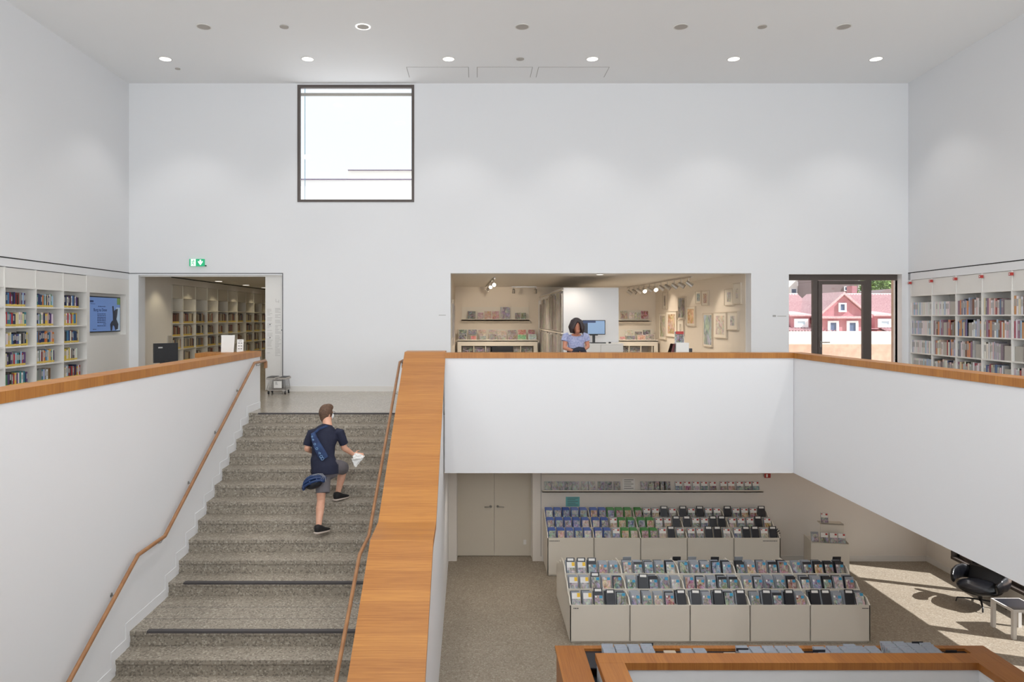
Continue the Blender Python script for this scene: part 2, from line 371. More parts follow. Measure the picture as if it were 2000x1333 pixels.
# lower right wall, window 9.7..13.7
mb = MB()
WZ0, WZ1 = LOW + 0.33, LOW + 2.2
for (a, b, c, e) in ((13.70, 15.0, LOW, -0.98), (-4, 5.4, LOW, -0.98), (5.4, 13.70, LOW, WZ0), (5.4, 13.70, WZ1, -0.98)): mb.box(9.3, 9.62, a, b, c, e)
S('wall_right', mb, 'lwall', 'lower right wall under the gallery with the low window')
mb = MB()
fx0, fx1 = 9.40, 9.48
mb.box(fx0, fx1, 5.4, 13.70, WZ0, WZ0 + 0.09).box(fx0, fx1, 5.4, 13.70, WZ1 - 0.08, WZ1).box(fx0, fx1, 13.60, 13.70, WZ0, WZ1)
for ym, wd in ((12.72, 0.14), (10.60, 0.16), (9.70, 0.34), (7.6, 0.14), (5.45, 0.1)): mb.box(fx0, fx1, ym - wd / 2, ym + wd / 2, WZ0, WZ1)
mb.box(9.30, 9.40, 13.66, 13.70, WZ0, WZ1).box(9.295, 9.40, 5.4, 13.70, WZ0 - 0.02, WZ0 + 0.03)
wo = S('window_2', mb, 'frame', 'low window with dark bronze frame beside the leather chair')
MB().box(9.435, 9.445, 5.45, 13.62, WZ0 + 0.05, WZ1 - 0.05).build('pane', 'glass', wo)
# wall between stairs and lower floor, carrying the wide sloping oak cap
def XL_(Y): return -1.073 - 0.010 * Y
def XRr(Y): return -0.382 - 0.011 * Y
prof = [(12.12, 0.997), (11.62, 0.997), (8.25, -0.84), (7.59, -0.84), (3.9, -2.84), (3.9, -3.0)]
top = prof[:5]
th = 0.085
mb = MB(); wl = 0.03
for (y0, z0), (y1, z1) in zip(top, top[1:]):
    zb0, zb1 = z0 - th, z1 - th
    mb.hexa([(XL_(y0) + wl, y0, LOW), (XRr(y0) - wl, y0, LOW), (XRr(y1) - wl, y1, LOW), (XL_(y1) + wl, y1, LOW), (XL_(y0) + wl, y0, zb0), (XRr(y0) - wl, y0, zb0), (XRr(y1) - wl, y1, zb1), (XL_(y1) + wl, y1, zb1)])
mb.hexa([(XL_(12.1) + wl, 12.12, LOW), (XRr(12.1) - wl, 12.12, LOW), (XRr(14.9) - wl, 14.9, LOW), (XL_(14.9) + wl, 14.9, LOW), (XL_(12.1) + wl, 12.12, -0.04), (XRr(12.1) - wl, 12.12, -0.04), (XRr(14.9) - wl, 14.9, -0.04), (XL_(14.9) + wl, 14.9, -0.04)])
wc = S('wall_stair_right', mb, 'wall', 'thick white wall right of the stairs under the wide oak cap', fix=True)
mb = MB()
for (y0, z0), (y1, z1) in zip(top, top[1:]):
    mb.hexa([(XL_(y0), y0, z0 - th), (XRr(y0), y0, z0 - th), (XRr(y1), y1, z1 - th), (XL_(y1), y1, z1 - th), (XL_(y0), y0, z0), (XRr(y0), y0, z0), (XRr(y1), y1, z1), (XL_(y1), y1, z1)])
tag(mb.build('oak_cap', 'oakY', wc, fix=True), 'wide oak cap sloping down beside the stairs')
# far parapet, right parapet, left parapet
PT = 0.99; CT = 0.085
wf = S('wall_parapet_far', MB().box(-0.515, 5.2, 11.46, 11.70, -0.98, PT - CT), 'wall', 'white gallery parapet facing the viewer in front of the art room')
tag(MB().box(-0.512, 5.19, 11.44, 11.72, PT - CT, PT).build('oak_cap', 'oakX', wf), 'oak cap of the far parapet')
wr = S('wall_parapet_right', MB().box(5.205, 5.43, 0.9, 11.70, -0.98, PT - CT), 'wall', 'white gallery parapet running toward the viewer on the right')
tag(MB().box(5.19, 5.45, 0.9, 11.72, PT - CT, PT).build('oak_cap', 'oakY', wr), 'oak cap of the right parapet')
wq = S('wall_stair_left', MB().box(SHX - 0.24, SHX, 0.9, 12.12, LOW, PT - 0.095), 'wall', 'white wall left of the stairs with a level oak cap')
tag(MB().box(SHX - 0.265, SHX + 0.012, 0.9, 12.14, PT - 0.095, PT).build('oak_cap', 'oakY', wq), 'level oak cap of the left parapet')
S('wall_parapet_rear', MB().box(SHX, 5.2, 0.6, 0.85, -0.98, PT), 'wall', 'parapet in front of the viewer below the frame')
# stairs -------------------------------------------------------------
ST = empty('staircase', (-2.45, 11.49, 0), 0, 'wide straight stair of speckled grey terrazzo with a landing', 'stairs', None, 'structure')
def nose(k): return 11.49 - 0.3 * k if k <= 10 else 11.49 - 3.0 - 0.945 - 0.3 * (k - 11)
for k in range(21):
    z = -0.165 * k; y0 = nose(k); y1 = nose(k - 1) + 0.02 if k else y0 + 0.2
    sm = MB().box(SHX + 0.001, XL_(y0) + wl - 0.001, y0, y1, z - 0.045, z - 0.0005).box(SHX + 0.001, XL_(y0) + wl - 0.001, y0 + 0.012, y1, z - 0.165, z - 0.045)
    if k == 11:
        for q in (1, 2): sm.box(SHX + 0.001, XL_(y0), y0 + 0.315 * q, y0 + 0.315 * q + 0.005, z - 0.001, z + 0.0005, 1)
    so = sm.build('step', ['steps', 'ink'], ST, world=True)
    if k in (10, 11):
        ns = MB().box(SHX + 0.19, XL_(y0) + wl - 0.02, y0 - 0.004, y0 + 0.055, z - 0.02, z + 0.003); n_ = ns.build('nosing_strip', 'nose', so); n_.location = -ST.location; tag(n_, 'dark ribbed warning strip')
    if k == 0:
        ns = MB().box(SHX + 0.16, XL_(y0) + wl - 0.02, y0 - 0.003, y0 + 0.03, -0.022, 0.002); n_ = ns.build('nosing_strip', 'nose', so); n_.location = -ST.location; tag(n_, 'dark warning strip')
mb = MB()
for k in range(21):
    z = -0.165 * k; y0 = nose(k); y1 = nose(k - 1) if k else y0 + 0.63
    mb.box(SHX, SHX + 0.006, y0 - 0.08, y1 - (0.08 if k else 0), z - 0.12, z + 0.115)
S('baseboard_stair', mb, 'wall', 'stepped white skirting beside the stairs')
# handrails ----------------------------------------------------------
def handrail(X, pts, side, label):
    g = empty('handrail', (X, pts[0][0], pts[0][1]), 0, label, 'handrail')
    m_ = MB(); m_.loft([(X, y, z) for y, z in pts], [(0.021, 0.024)] * len(pts), side=(1, 0, 0), n=14, cap=1)
    m_.build('rail', 'rail', g, world=True, smooth=True)
    m_ = MB().box(X - 0.022, X + 0.022, pts[0][0] - 0.02, pts[0][0] + 0.05, pts[0][1] - 0.13, pts[0][1] - 0.01); m_.build('end_block', 'rail', g, world=True, bevel=0.006)
    L = 0.25
    for (ya, za), (yb, zb) in zip(pts, pts[1:]):
        n = math.hypot(yb - ya, zb - za); 
        while L < n:
            t = L / n; y, z = ya + (yb - ya) * t, za + (zb - za) * t
            c = MB().loft([(X, y, z - 0.02), (X + side * 0.02, y, z - 0.055), (X + side * 0.05, y, z - 0.065), (X + side * 0.082, y, z - 0.055)], [(0.006, 0.006)] * 4, n=8, cap=0).cyl((X + side * 0.078, y, z - 0.055), (X + side * 0.083, y, z - 0.055), 0.022)
            c.build('bracket', 'steel', g, world=True, smooth=True); L += 1.05
        L -= n
    return g
handrail(SHX + 0.083, [(12.15, 0.82), (11.55, 0.82), (8.22, -1.0), (7.57, -1.0), (3.8, -3.06)], -1, 'beech handrail on the left stair wall')
g = handrail(-1.262, [(12.05, 0.83), (11.55, 0.83), (8.22, -1.0), (7.57, -1.0), (3.8, -3.06)], 1, 'beech handrail on the right stair wall')
# sliding door leaf in the doorway -----------------------------------
d = empty('door_2', (-4.31, YB + 0.08, 0), 0, 'white sliding door leaf with faint grey lettering beside the doorway', 'door', None, 'structure')
lf = MB().box(-0.19, 0.19, 0, 0.04, 0.02, 2.47).build('door_leaf', 'lam', d)
mb = MB(); rr = random.Random(3)
def dashes(mb, x, z0, z1, w_, dz, rr, y=-0.002, hgt=0.012, m=0):
    z = z1
    while z > z0:
        if rr.random() < 0.8:
            mb.box(x, x + w_ * rr.uniform(0.4, 1), y - 0.0015, y, z - hgt, z, m)
        z -= dz
dashes(mb, -0.15, 0.75, 1.75, 0.12, 0.03, rr); dashes(mb, 0.02, 0.75, 1.8, 0.13, 0.028, rr)
mb.box(0.03, 0.09, -0.0035, -0.002, 1.9, 1.91).box(0.03, 0.04, -0.0035, -0.002, 1.91, 1.97).box(0.09, 0.1, -0.0035, -0.002, 1.88, 1.95)
mb.build('lettering', 'faint', lf)
for z in (1.14, 1.30, 1.42): MB().cyl((0.16 if z == 1.3 else -0.09, -0.004, z), (0.16 if z == 1.3 else -0.09, 0, z), 0.012).build('lock_rosette', 'ink', lf)
MB().box(-2.86, 0.19, -0.02, 0.06, 2.44, 2.49).build('door_track', 'lam', d)

# back room behind the doorway
mb = MB().box(XL - 0.4, XL, 15.15, 16.92, 0, 2.56).box(XL - 0.5, XL - 0.38, 16.9, 28, 0, 2.6).box(XL - 0.36, XL, 16.92, 28, 2.372, 2.56).box(-9, -3, 28, 28.2, 0, 2.6).box(-3.2, -3.0, YB + 0.3, 28, 0, 2.6)
mb.box(XL + 0.0, XL + 0.006, 15.2, 15.22, 0, 2.5)
S('wall_back_room', mb, 'lwall', 'warm beige walls of the room behind the doorway')
S('ceiling', MB().box(-9, -3, YB + 0.3, 28, 2.56, 2.7), 'lwall', 'beige ceiling of the room behind the doorway')
S('trim_5', MB().box(XL - 0.01, XL + 0.004, 16.9, 28, 2.535, 2.555), 'black', 'thin dark joint over the back room shelves')
# art room (alcove)
ZA = 2.53
def XA(Y): return 6.256 - 0.028 * Y
mb = MB().hexa([(XA(15.15), 15.15, 0), (XA(22), 22, 0), (XA(22) + 0.2, 22, 0), (XA(15.15) + 0.2, 15.15, 0), (XA(15.15), 15.15, ZA), (XA(22), 22, ZA), (XA(22) + 0.2, 22, ZA), (XA(15.15) + 0.2, 15.15, ZA)])
mb.box(-0.9, 6.2, 22, 22.2, 0, ZA).hexa([(-0.543, 15.15, 0), (-0.66, 22, 0), (-0.86, 22, 0), (-0.743, 15.15, 0), (-0.543, 15.15, ZA), (-0.66, 22, ZA), (-0.86, 22, ZA), (-0.743, 15.15, ZA)])
M['awall'] = mat('warm_white_wall', (226, 216, 202), 0.75)
S('wall_art_room', mb, 'awall', 'warm white walls of the art room', fix=True)
S('ceiling', MB().box(-0.9, 6.3, YB + 0.3, 22.2, ZA, ZA + 0.2), 'lwall', 'ceiling of the art room with spot tracks')
# outer shell that keeps the sun out
S('ceiling', MB().box(-9, 9.9, YB + 0.3, 28.2, 2.8, 3.0), 'wall', 'roof slab over the rooms behind the hall')
mb = MB().box(6.3, 6.64, YB + 0.3, 22.2, LOW, 2.8); S('wall_art_room', mb, 'wall', 'outer side wall of the art room toward the terrace')

# tall window (frame + pane)
wx0, wx1, wz0, wz1 = WIN
mb = MB(); t = 0.055; yA, yC = YB - 0.012, YB + 0.07
mb.box(wx0, wx0 + t, yA, yC, wz0, wz1).box(wx1 - t, wx1, yA, yC, wz0, wz1).box(wx0 + t, wx1 - t, yA, yC, wz0, wz0 + t).box(wx0 + t, wx1 - t, yA, yC, wz1 - t, wz1)
wo = S('window_1', mb, 'frame', 'square picture window with bronze frame high in the back wall')
MB().box(wx0 + t, wx1 - t, YB + 0.05, YB + 0.06, wz0 + t, wz1 - t).build('pane', 'glass', wo)
MB().box(wx0, wx1, YB + 0.22, YB + 0.26, wz1 - 0.16, wz1 - 0.10).build('roller_blind', 'grey', wo)
MB().box(wx0 + 0.095, wx0 + 0.105, YB + 0.24, YB + 0.25, wz0, wz1).build('blind_guide', 'blue', wo)
# glazed terrace door
gy0, gy1 = YB + 0.16, YB + 0.24
d = empty('door_3', (7.8, YB + 0.2, 0), 0, 'bronze-framed glass terrace door with side lights', 'door', None, 'structure')
def gx(x): return PX(x, gy0)
m_ = MB().box(6.5, 9.04, gy0, gy1, 2.37, 2.49).box(gx(1588), gx(1597), gy0, gy1, 0, 2.37).box(gx(1692), gx(1702), gy0, gy1, 0, 2.37).box(gx(1754), 9.04, gy0, gy1, 0, 2.37).box(6.5, 9.04, gy0, gy1, 0, 0.08)
m_.build('door_frame', 'frame', d, world=True)
lf = MB().box(gx(1597.5), gx(1605), gy0 - 0.02, gy1 - 0.02, 0.05, 2.36).box(gx(1685), gx(1691.5), gy0 - 0.02, gy1 - 0.02, 0.05, 2.36).box(gx(1605), gx(1685), gy0 - 0.02, gy1 - 0.02, 2.28, 2.36).box(gx(1605), gx(1685), gy0 - 0.02, gy1 - 0.02, 0.05, 0.16).build('door_leaf', 'frame', d, world=True)
hz_ = PZ(669, gy0); hx = gx(1602)
h = MB().cyl((hx, gy0 - 0.07, hz_), (hx, gy0 - 0.02, hz_), 0.01).cyl((hx, gy0 - 0.07, hz_), (hx + 0.17, gy0 - 0.07, hz_), 0.01).box(hx - 0.015, hx + 0.015, gy0 - 0.03, gy0 - 0.02, hz_ - 0.11, hz_ + 0.03)
o_ = h.build('door_handle', 'steel', lf, smooth=False); o_.location = -d.location
for a, b in ((6.5, gx(1588)), (gx(1605), gx(1685)), (gx(1702), gx(1754))): MB().box(a, b, gy0 + 0.03, gy0 + 0.04, 0.08, 2.37).build('pane', 'glass', d, world=True)
M['brick'] = mat('sunny_render', (206, 182, 164), 0.8, vary=(6, (190, 165, 148)))
S('wall_terrace', MB().box(9.09, 9.4, gy1 + 0.005, 15.32, -0.2, 2.8), 'brick', 'sunlit pinkish outer wall beside the terrace door')

# ================================================================== LAMPS OF THE BUILDING
WARM = (1.0, 0.965, 0.93)
def downlight_mesh(r, lit):
    mb = MB(); n = 24
    def ring(r0, z0, r1, z1, m):
        vs = [(r0 * math.cos(2 * math.pi * i / n), r0 * math.sin(2 * math.pi * i / n), z0) for i in range(n)] + [(r1 * math.cos(2 * math.pi * i / n), r1 * math.sin(2 * math.pi * i / n), z1) for i in range(n)]
        mb.add(vs, [(i, (i + 1) % n, n + (i + 1) % n, n + i) for i in range(n)], m)
    ring(r, 0, r, -0.008, 0); ring(r, -0.008, r * 0.86, -0.008, 0); ring(r * 0.86, -0.008, r * 0.8, -0.001, 1)
    return mb
ring_bm = downlight_mesh(0.125, True).mesh('trim_ring', ['lam', 'lamp'])
ring_on = downlight_mesh(0.125, True).mesh('trim_ring', ['lamp', 'lamp'])
ring_off = downlight_mesh(0.125, True).mesh('trim_ring', ['lam', 'lampoff'])
disc_on = MB().cyl((0, 0, -0.006), (0, 0, -0.001), 0.105, n=24).mesh('diffuser', 'lamp')
disc_off = MB().cyl((0, 0, -0.006), (0, 0, -0.001), 0.103, n=24).mesh('reflector', 'lampoff')
def downlight(x, y, z, on, label, group, power=0, angle=95, size=1.0):
    g = empty('downlight', (x, y, z), 0, label, 'ceiling light', group)
    g.scale = (size, size, 1)
    inst('trim_ring', {'on': ring_bm, 'ring': ring_on, 'off': ring_off}[on], (0, 0, 0), parent=g)
    inst('diffuser' if on == 'on' else 'reflector', disc_on if on == 'on' else disc_off, (0, 0, 0), parent=g)
    if power: light('SPOT', 'downlight_beam', (x, y, z - 0.03), power, WARM, rot=(0, 0, 0), spot_size=R(angle), spot_blend=0.5, shadow_soft_size=0.08)
    return g
for i, px in enumerate((323, 601, 876, 1157, 1433, 1711)):
    p = FL(px, 115, CEIL); downlight(p.x, p.y, CEIL, 'on', 'lit round downlight, %s from the left in the ceiling row nearest the back wall' % ORD[i], 'lit downlights along the back wall', 66)
for i, px in enumerate((398, 709, 1020, 1330, 1648)):
    p = FL(px, 52, CEIL); on = 'ring' if px == 709 else 'off'
    downlight(p.x, p.y, CEIL, on, ('round downlight with a glowing ring, above the picture window' if px == 709 else 'unlit recessed downlight, %s from the left in the ceiling row nearest the viewer' % ORD[i]), 'recessed downlights of the front ceiling row', 45)  # beams are added under the fittings shown unlit too
for px, py, lab in ((555, 52, 'small grey ceiling disc between the first two front-row downlights'), (1489, 52, 'small grey ceiling disc between the last two front-row downlights'), (1016, 115, 'small grey ceiling disc above the art room opening'), (347, 134, 'tiny grey ceiling disc beside the leftmost lit downlight')):
    p = FL(px, py, CEIL); o = MB().cyl((0, 0, -0.012), (0, 0, 0), 0.075 if px != 347 else 0.05, n=20).build('smoke_detector', 'lampoff', origin=(0, 0, 0)); o.location = (p.x, p.y, CEIL); tag(o, lab, 'smoke detector', 'small ceiling discs')
# unseen rest of the hall's ceiling rows, cones widened to lift the side walls
for yy in (8.4, 5.8, 3.2, 0.4):
    for xx in (-5.2, -1.2, 2.8, 6.8): light('SPOT', 'downlight_beam', (xx, yy, CEIL - 0.03), 148, WARM, spot_size=R(165), spot_blend=1.0, shadow_soft_size=0.1)
# unseen fill spots added under the gallery to brighten the lower floor
for xx, pw in ((0.4, 75), (2.6, 26), (4.6, 15), (6.6, 7), (8.4, 5)): light('SPOT', 'soffit_fill', (xx, 12.9, -1.0), pw, (1.0, 0.90, 0.80), spot_size=R(140), spot_blend=0.8, shadow_soft_size=0.12)
for yy in (10.5, 7.5, 4.5): light('SPOT', 'soffit_fill', (7.6, yy, -1.0), 12, (1.0, 0.90, 0.80), spot_size=R(140), spot_blend=0.8, shadow_soft_size=0.12)
# back room wall washers
for i, (px, py) in enumerate(((414, 549.5), (468, 557), (511, 562))):
    Y = 0.984 * F / (CY - py); downlight(-7.02, Y, 2.56, 'on', 'lit downlight %s' % ('nearest the doorway', 'in the middle of the three', 'farthest inside')[i] + ' in the back room ceiling', 'back room downlights', 0, size=0.9)
for yy in (16.1, 17.9, 19.6, 21.3, 23.0, 24.6): light('SPOT', 'back_room_beam', (-6.95, yy, 2.52), 15, (1.0, 0.88, 0.62), spot_size=R(105), spot_blend=0.6, shadow_soft_size=0.05)
for yy in (17, 21, 25): light('SPOT', 'back_room_beam', (-5.6, yy, 2.52), 55, (1.0, 0.88, 0.66), spot_size=R(150), spot_blend=0.8, shadow_soft_size=0.1)  # wide beams added in mid room, without fittings
# art room
for xx, yy, pw in ((0.6, 19.6, 190), (2.2, 15.7, 30), (4.3, 17.2, 120), (4.3, 20.2, 170), (0.5, 16.8, 100)): light('SPOT', 'art_room_beam', (xx, yy, 2.48), pw, (1.0, 0.88, 0.74), spot_size=R(150), spot_blend=0.8, shadow_soft_size=0.1)

# ================================================================== BOOKCASES
def bookcase(loc, rz, wdt, levels, top, depth, label, group, mt='lam', blank=True, signs=False):
    """local x along the shelf, front at y=0, body toward +y"""
    g = empty('bookcase', loc, rz, label, 'bookcase', group)
    t = 0.022
    MB().box(0, t / 2, 0, depth, 0, top).build('side_panel', mt, g); MB().box(wdt - t / 2, wdt, 0, depth, 0, top).build('side_panel', mt, g)
    MB().box(t / 2, wdt - t / 2, depth - 0.015, depth, 0, top).build('back_panel', mt, g)
    for z in levels: MB().box(t / 2, wdt - t / 2, 0.004, depth - 0.015, z - 0.012, z + 0.012).build('shelf', mt, g)
    if blank: MB().box(t / 2, wdt - t / 2, 0.012, 0.03, levels[0], top - 0.005).build('top_panel', mt, g)
    else: MB().box(t / 2, wdt - t / 2, 0.004, depth, top - 0.02, top).build('top_panel', mt, g)
    return g
# book meshes: unit thickness/depth/height, spine faces local -y
def book_mesh(label=False, band=False):
    mb = MB(); mb.box(0.0, 0.94, 0.012, 1, 0.012, 0.985, 1)          # pages
    mb.box(0.0, 0.06, 0, 1, 0, 1, 0).box(0.88, 0.94, 0, 1, 0, 1, 0).box(0.0, 0.94, 0, 0.03, 0, 1, 0)
    if band: mb.box(0.15, 0.8, -0.006, 0, 0.45, 0.84, 3)
    if label: mb.box(0.0, 0.94, -0.008, 0, 0.02, 0.17, 2)
    return mb.mesh('book', ['cover', 'pages', 'yel', 'inkl'])
BK = [book_mesh(True, False), book_mesh(True, True)]; BR = [book_mesh(False, False), book_mesh(False, True)]
LC = [('navy', (34, 48, 84)), ('navy', (40, 56, 96)), ('blue', (72, 118, 160)), ('pale blue', (158, 184, 204)), ('white', (214, 212, 208)), ('white', (222, 220, 214)), ('cream', (206, 192, 160)), ('red', (170, 44, 44)), ('dark red', (112, 34, 40)),
      ('orange', (206, 116, 52)), ('yellow', (206, 172, 70)), ('green', (70, 116, 84)), ('teal', (58, 122, 130)), ('brown', (108, 80, 62)), ('black', (34, 32, 34)), ('black', (42, 40, 42)), ('grey', (128, 128, 130)), ('pink', (196, 150, 150)), ('purple', (86, 58, 104))]
RC = [('white', (222, 220, 218)), ('white', (212, 210, 212)), ('white', (226, 224, 220)), ('pale pink', (208, 184, 182)), ('pale grey', (184, 182, 188)), ('pale blue', (170, 186, 206)), ('mauve', (150, 122, 138)), ('cream', (216, 204, 178)), ('dusky red', (160, 82, 84)),
      ('slate blue', (96, 112, 150)), ('grey', (138, 134, 136)), ('brown', (128, 104, 88)), ('orange', (208, 148, 104)), ('white', (218, 214, 214))]
LLEV = [2.056, 1.736, 1.417, 1.098, 0.778, 0.458, 0.10]
ledges = [9.4, 10.17, 10.94, 11.72, 12.5, 13.25]
bayn = ['shelf bay farthest left, cut by the picture edge', 'left-edge bay', 'leftmost full bay of novels', 'middle bay of novels', 'bay beside the wall screen']
LFILL = {(2, 0): .84, (2, 1): .68, (2, 2): .74, (2, 3): .78, (2, 4): .74, (3, 0): .9, (3, 1): .6, (3, 2): .64, (3, 3): .78, (3, 4): .56, (4, 0): .66, (4, 1): .6, (4, 2): .72, (4, 3): .6, (4, 4): .78, (1, 0): .4, (1, 1): .4, (1, 2): .4, (1, 3): .4, (1, 4): .4}
for i, (a, b) in enumerate(zip(ledges, ledges[1:])):
    bookcase((XL, a, 0), R(90), b - a, LLEV, 2.366, 0.34, 'white built-in bookcase, ' + ['left of the frame edge', 'at the left edge of the picture', 'full of novels, third from the wall screen', 'full of novels, second from the wall screen', 'full of novels, right beside the wall screen'][i], 'built-in bookcases on the left wall')
rnd = random.Random(11)
for i in (2, 3, 4):
    for r_ in range(5):
        z = LLEV[r_ + 1] + 0.012; y = ledges[i] + 0.025; end = ledges[i] + (ledges[i + 1] - ledges[i]) * LFILL[(i, r_)]; n = 0
        base = rnd.sample(LC, 5)
        while y < end and n < 14:
            t = rnd.uniform(0.026, 0.052); h = rnd.uniform(0.19, 0.235)
            cn, cc = rnd.choice(base if rnd.random() < 0.6 else LC)
            inst('paperback', rnd.choice(BK), (XL - 0.03, y, z), (0, 0, R(90)), (t, 0.14, h), tuple(min(255, max(0, v + rnd.randint(-10, 10))) for v in cc), None,
                 '%s novel with yellow spine label, %s from left, %s shelf, %s' % (cn, ORD[n], ['top', 'second', 'third', 'fourth', 'fifth'][r_], ['', '', 'leftmost full bay', 'middle bay', 'bay beside wall screen'][i]), 'book', 'novels on the left wall shelves')
            y += t; n += 1
# right wall
RLEV = [2.026, 1.61, 1.213, 0.826, 0.43, 0.10]
red = [0.08, 0.845, 1.625, 2.375, 3.14, 3.91, 4.66]
BN = ['next to the glass door', 'second from the glass door', 'third from the glass door', 'fourth from the glass door', 'fifth from the glass door', 'beyond the right picture edge']
for i, (a, b) in enumerate(zip(red, red[1:])):
    g = bookcase(rwall(a, 0, 0), RA, b - a, RLEV, 2.36, 0.36, 'white built-in picture-book shelf, ' + BN[i], 'built-in bookcases on the right wall')
    if i < 5:
        s_ = MB().box(0.0, 0.05, -0.05, 0.0, 2.275, 2.325, 0).box(0.016, 0.036, -0.052, -0.05, 2.288, 2.312, 1); tag(s_.build('subject_sign', ['red', 'paper'], g), 'small red number sign')
gray = MB().box(0, 1, 0, 1, 0, 1).mesh('bookend', 'grey')
RF = {0: ['w', 'w', 'w', 'ww'], 1: ['wg', 'bgb', 'bgb', 'b'], 2: ['b', 'bgb', 'bg', 'b'], 3: ['bg', 'b', 'bg', 'bg'], 4: ['b', 'b', 'gb', 'b']}
for i in range(5):
    for r_ in range(4):
        z = RLEV[r_ + 1] + 0.012; l = red[i] + 0.02; end = red[i + 1] - 0.02; pat = RF[i][r_]; n = 0; W_ = end - l
        segs = []; 
        for q, ch in enumerate(pat): segs.append((ch, 1.0 if ch != 'g' else 0.42))
        tot = sum(v for _, v in segs)
        for ch, v in segs:
            L1 = l + W_ * v / tot
            if ch == 'g':
                inst('bookend', gray, rwall(l + 0.004, 0.04, z), (0, 0, RA), (L1 - l - 0.01, 0.2, 0.25), None, None, 'plain grey magazine box on the %s shelf of the case %s' % (['top', 'second', 'third', 'fourth'][r_], BN[i]), 'magazine box', 'grey magazine boxes'); l = L1; continue
            while l < L1 - 0.03:
                t = rnd.uniform(0.034, 0.062); t = min(t, L1 - l - 0.003); h = rnd.uniform(0.25, 0.315)
                if ch == 'w': cn, cc = ('white', (220, 218, 218)) if rnd.random() < 0.75 else ('pale blue', (178, 196, 214)); h = 0.26 + 0.02 * (r_ % 2)
                else: cn, cc = rnd.choice(RC)
                inst('book', rnd.choice(BR), rwall(l, 0.03, z), (0, 0, RA), (t, 0.2, h), tuple(min(255, max(0, v_ + rnd.randint(-8, 8))) for v_ in cc), None,
                     '%s picture book, %s from left, %s shelf, case %s' % (cn, ORD[n], ['top', 'second', 'third', 'fourth'][r_], BN[i]), 'book', 'picture books on the right wall shelves')
                l += t; n += 1
            l = L1
# back room bookcases
be = [16.97, 17.6, 18.4, 19.19, 19.98, 20.78, 21.6, 22.4, 23.22, 24.05, 24.85]
for i, (a, b) in enumerate(zip(be, be[1:])):
    bookcase((XL, a, 0), R(90), b - a, LLEV, 2.37, 0.34, 'warm white back room bookcase, %s from the doorway' % ORD[i], 'bookcases in the back room', mt='lamw', blank=(i not in ()))
mb = MB(); rr = random.Random(5)
cols = [(74, 64, 60), (112, 90, 74), (170, 158, 136), (128, 78, 68), (96, 104, 116), (200, 190, 168)]
bm_ = [mat('back_room_cover_%d' % i, c, 0.6) for i, c in enumerate(cols)] + [M['yel']]
for a, b in zip(be, be[1:]):
    for r_ in range(2, 6):
        z = LLEV[r_] + 0.012; y = a + 0.03; e = a + (b - a) * rr.uniform(0.4, 0.9)
        while y < e:
            t = rr.uniform(0.025, 0.055); h = rr.uniform(0.2, 0.26); mb.box(XL - 0.18, XL - 0.03, y, y + t * 0.92, z, z + h, rr.randrange(6))
            mb.box(XL - 0.03, XL - 0.028, y, y + t * 0.92, z + 0.005, z + 0.04, 6); y += t
tag(mb.build('shelved_books', bm_), 'rows of dark books filling the shelves of the back room', 'books', None, 'stuff')

# ================================================================== WALL SCREEN, SIGNS
M['scr'] = mat('screen_blue', (80, 104, 150), 0.4, emit=(96, 122, 168), es=0.55)
M['scrd'] = mat('screen_dark', (30, 34, 44), 0.4, emit=(40, 46, 62), es=0.3)
M['scrg'] = mat('screen_green', (92, 118, 62), 0.4, emit=(92, 118, 62), es=0.4)
M['scrp'] = mat('screen_pale', (150, 170, 190), 0.4, emit=(160, 178, 196), es=0.35)
M['scrt'] = mat('screen_text', (40, 54, 88), 0.4, emit=(38, 54, 92), es=0.4)
g = empty('wall_screen', (XL - 0.06, 13.99, 1.633), R(90), 'large flat wall screen showing a blue poster slide with dark text', 'screen')
MB().box(-0.61, 0.61, -0.0, 0.05, -0.355, 0.355).build('housing', 'plastic', g)
dsp = MB().box(-0.59, 0.59, -0.004, 0, -0.335, 0.335).build('display', 'scr', g)
mb = MB()
mb.box(-0.58, -0.42, -0.007, -0.004, 0.235, 0.27).box(-0.52, -0.36, -0.006, -0.004, 0.2, 0.208)
for z, a, b in ((0.15, -0.25, 0.02), (0.0, -0.28, 0.03), (-0.035, -0.28, 0.04), (-0.07, -0.28, 0.03), (-0.1, -0.28, 0.03), (-0.13, -0.28, 0.03), (-0.165, -0.28, 0.03), (-0.2, -0.06, 0.04), (-0.235, -0.28, 0.04), (-0.3, -0.44, -0.32)): 
    x = a
    while x < b: l_ = rr.uniform(0.03, 0.09); mb.box(x, min(x + l_, b), -0.006, -0.004, z, z + 0.014); x += l_ + 0.015
mb.build('small_print', 'scrt', dsp)
mb = MB().box(0.47, 0.59, -0.006, -0.004, 0.20, 0.335); mb.build('green_corner', 'scrg', dsp)
mb = MB().prism([(0.22, -0.004, -0.33), (0.2, -0.004, -0.2), (0.26, -0.004, -0.14), (0.31, -0.004, -0.12), (0.3, -0.004, 0.02), (0.28, -0.004, 0.17), (0.33, -0.004, 0.17), (0.35, -0.004, 0.06), (0.4, -0.004, 0.1), (0.5, -0.004, 0.12), (0.47, -0.004, -0.02), (0.44, -0.004, -0.1), (0.52, -0.004, -0.2), (0.5, -0.004, -0.3), (0.4, -0.004, -0.32), (0.36, -0.004, -0.24), (0.3, -0.004, -0.22), (0.27, -0.004, -0.33)], (0, -0.004, 0))
mb.build('pictured_figure', 'scrd', dsp, fix=True)
MB().box(0.44, 0.585, -0.0055, -0.004, -0.33, 0.14).build('pale_backdrop', 'scrp', dsp)
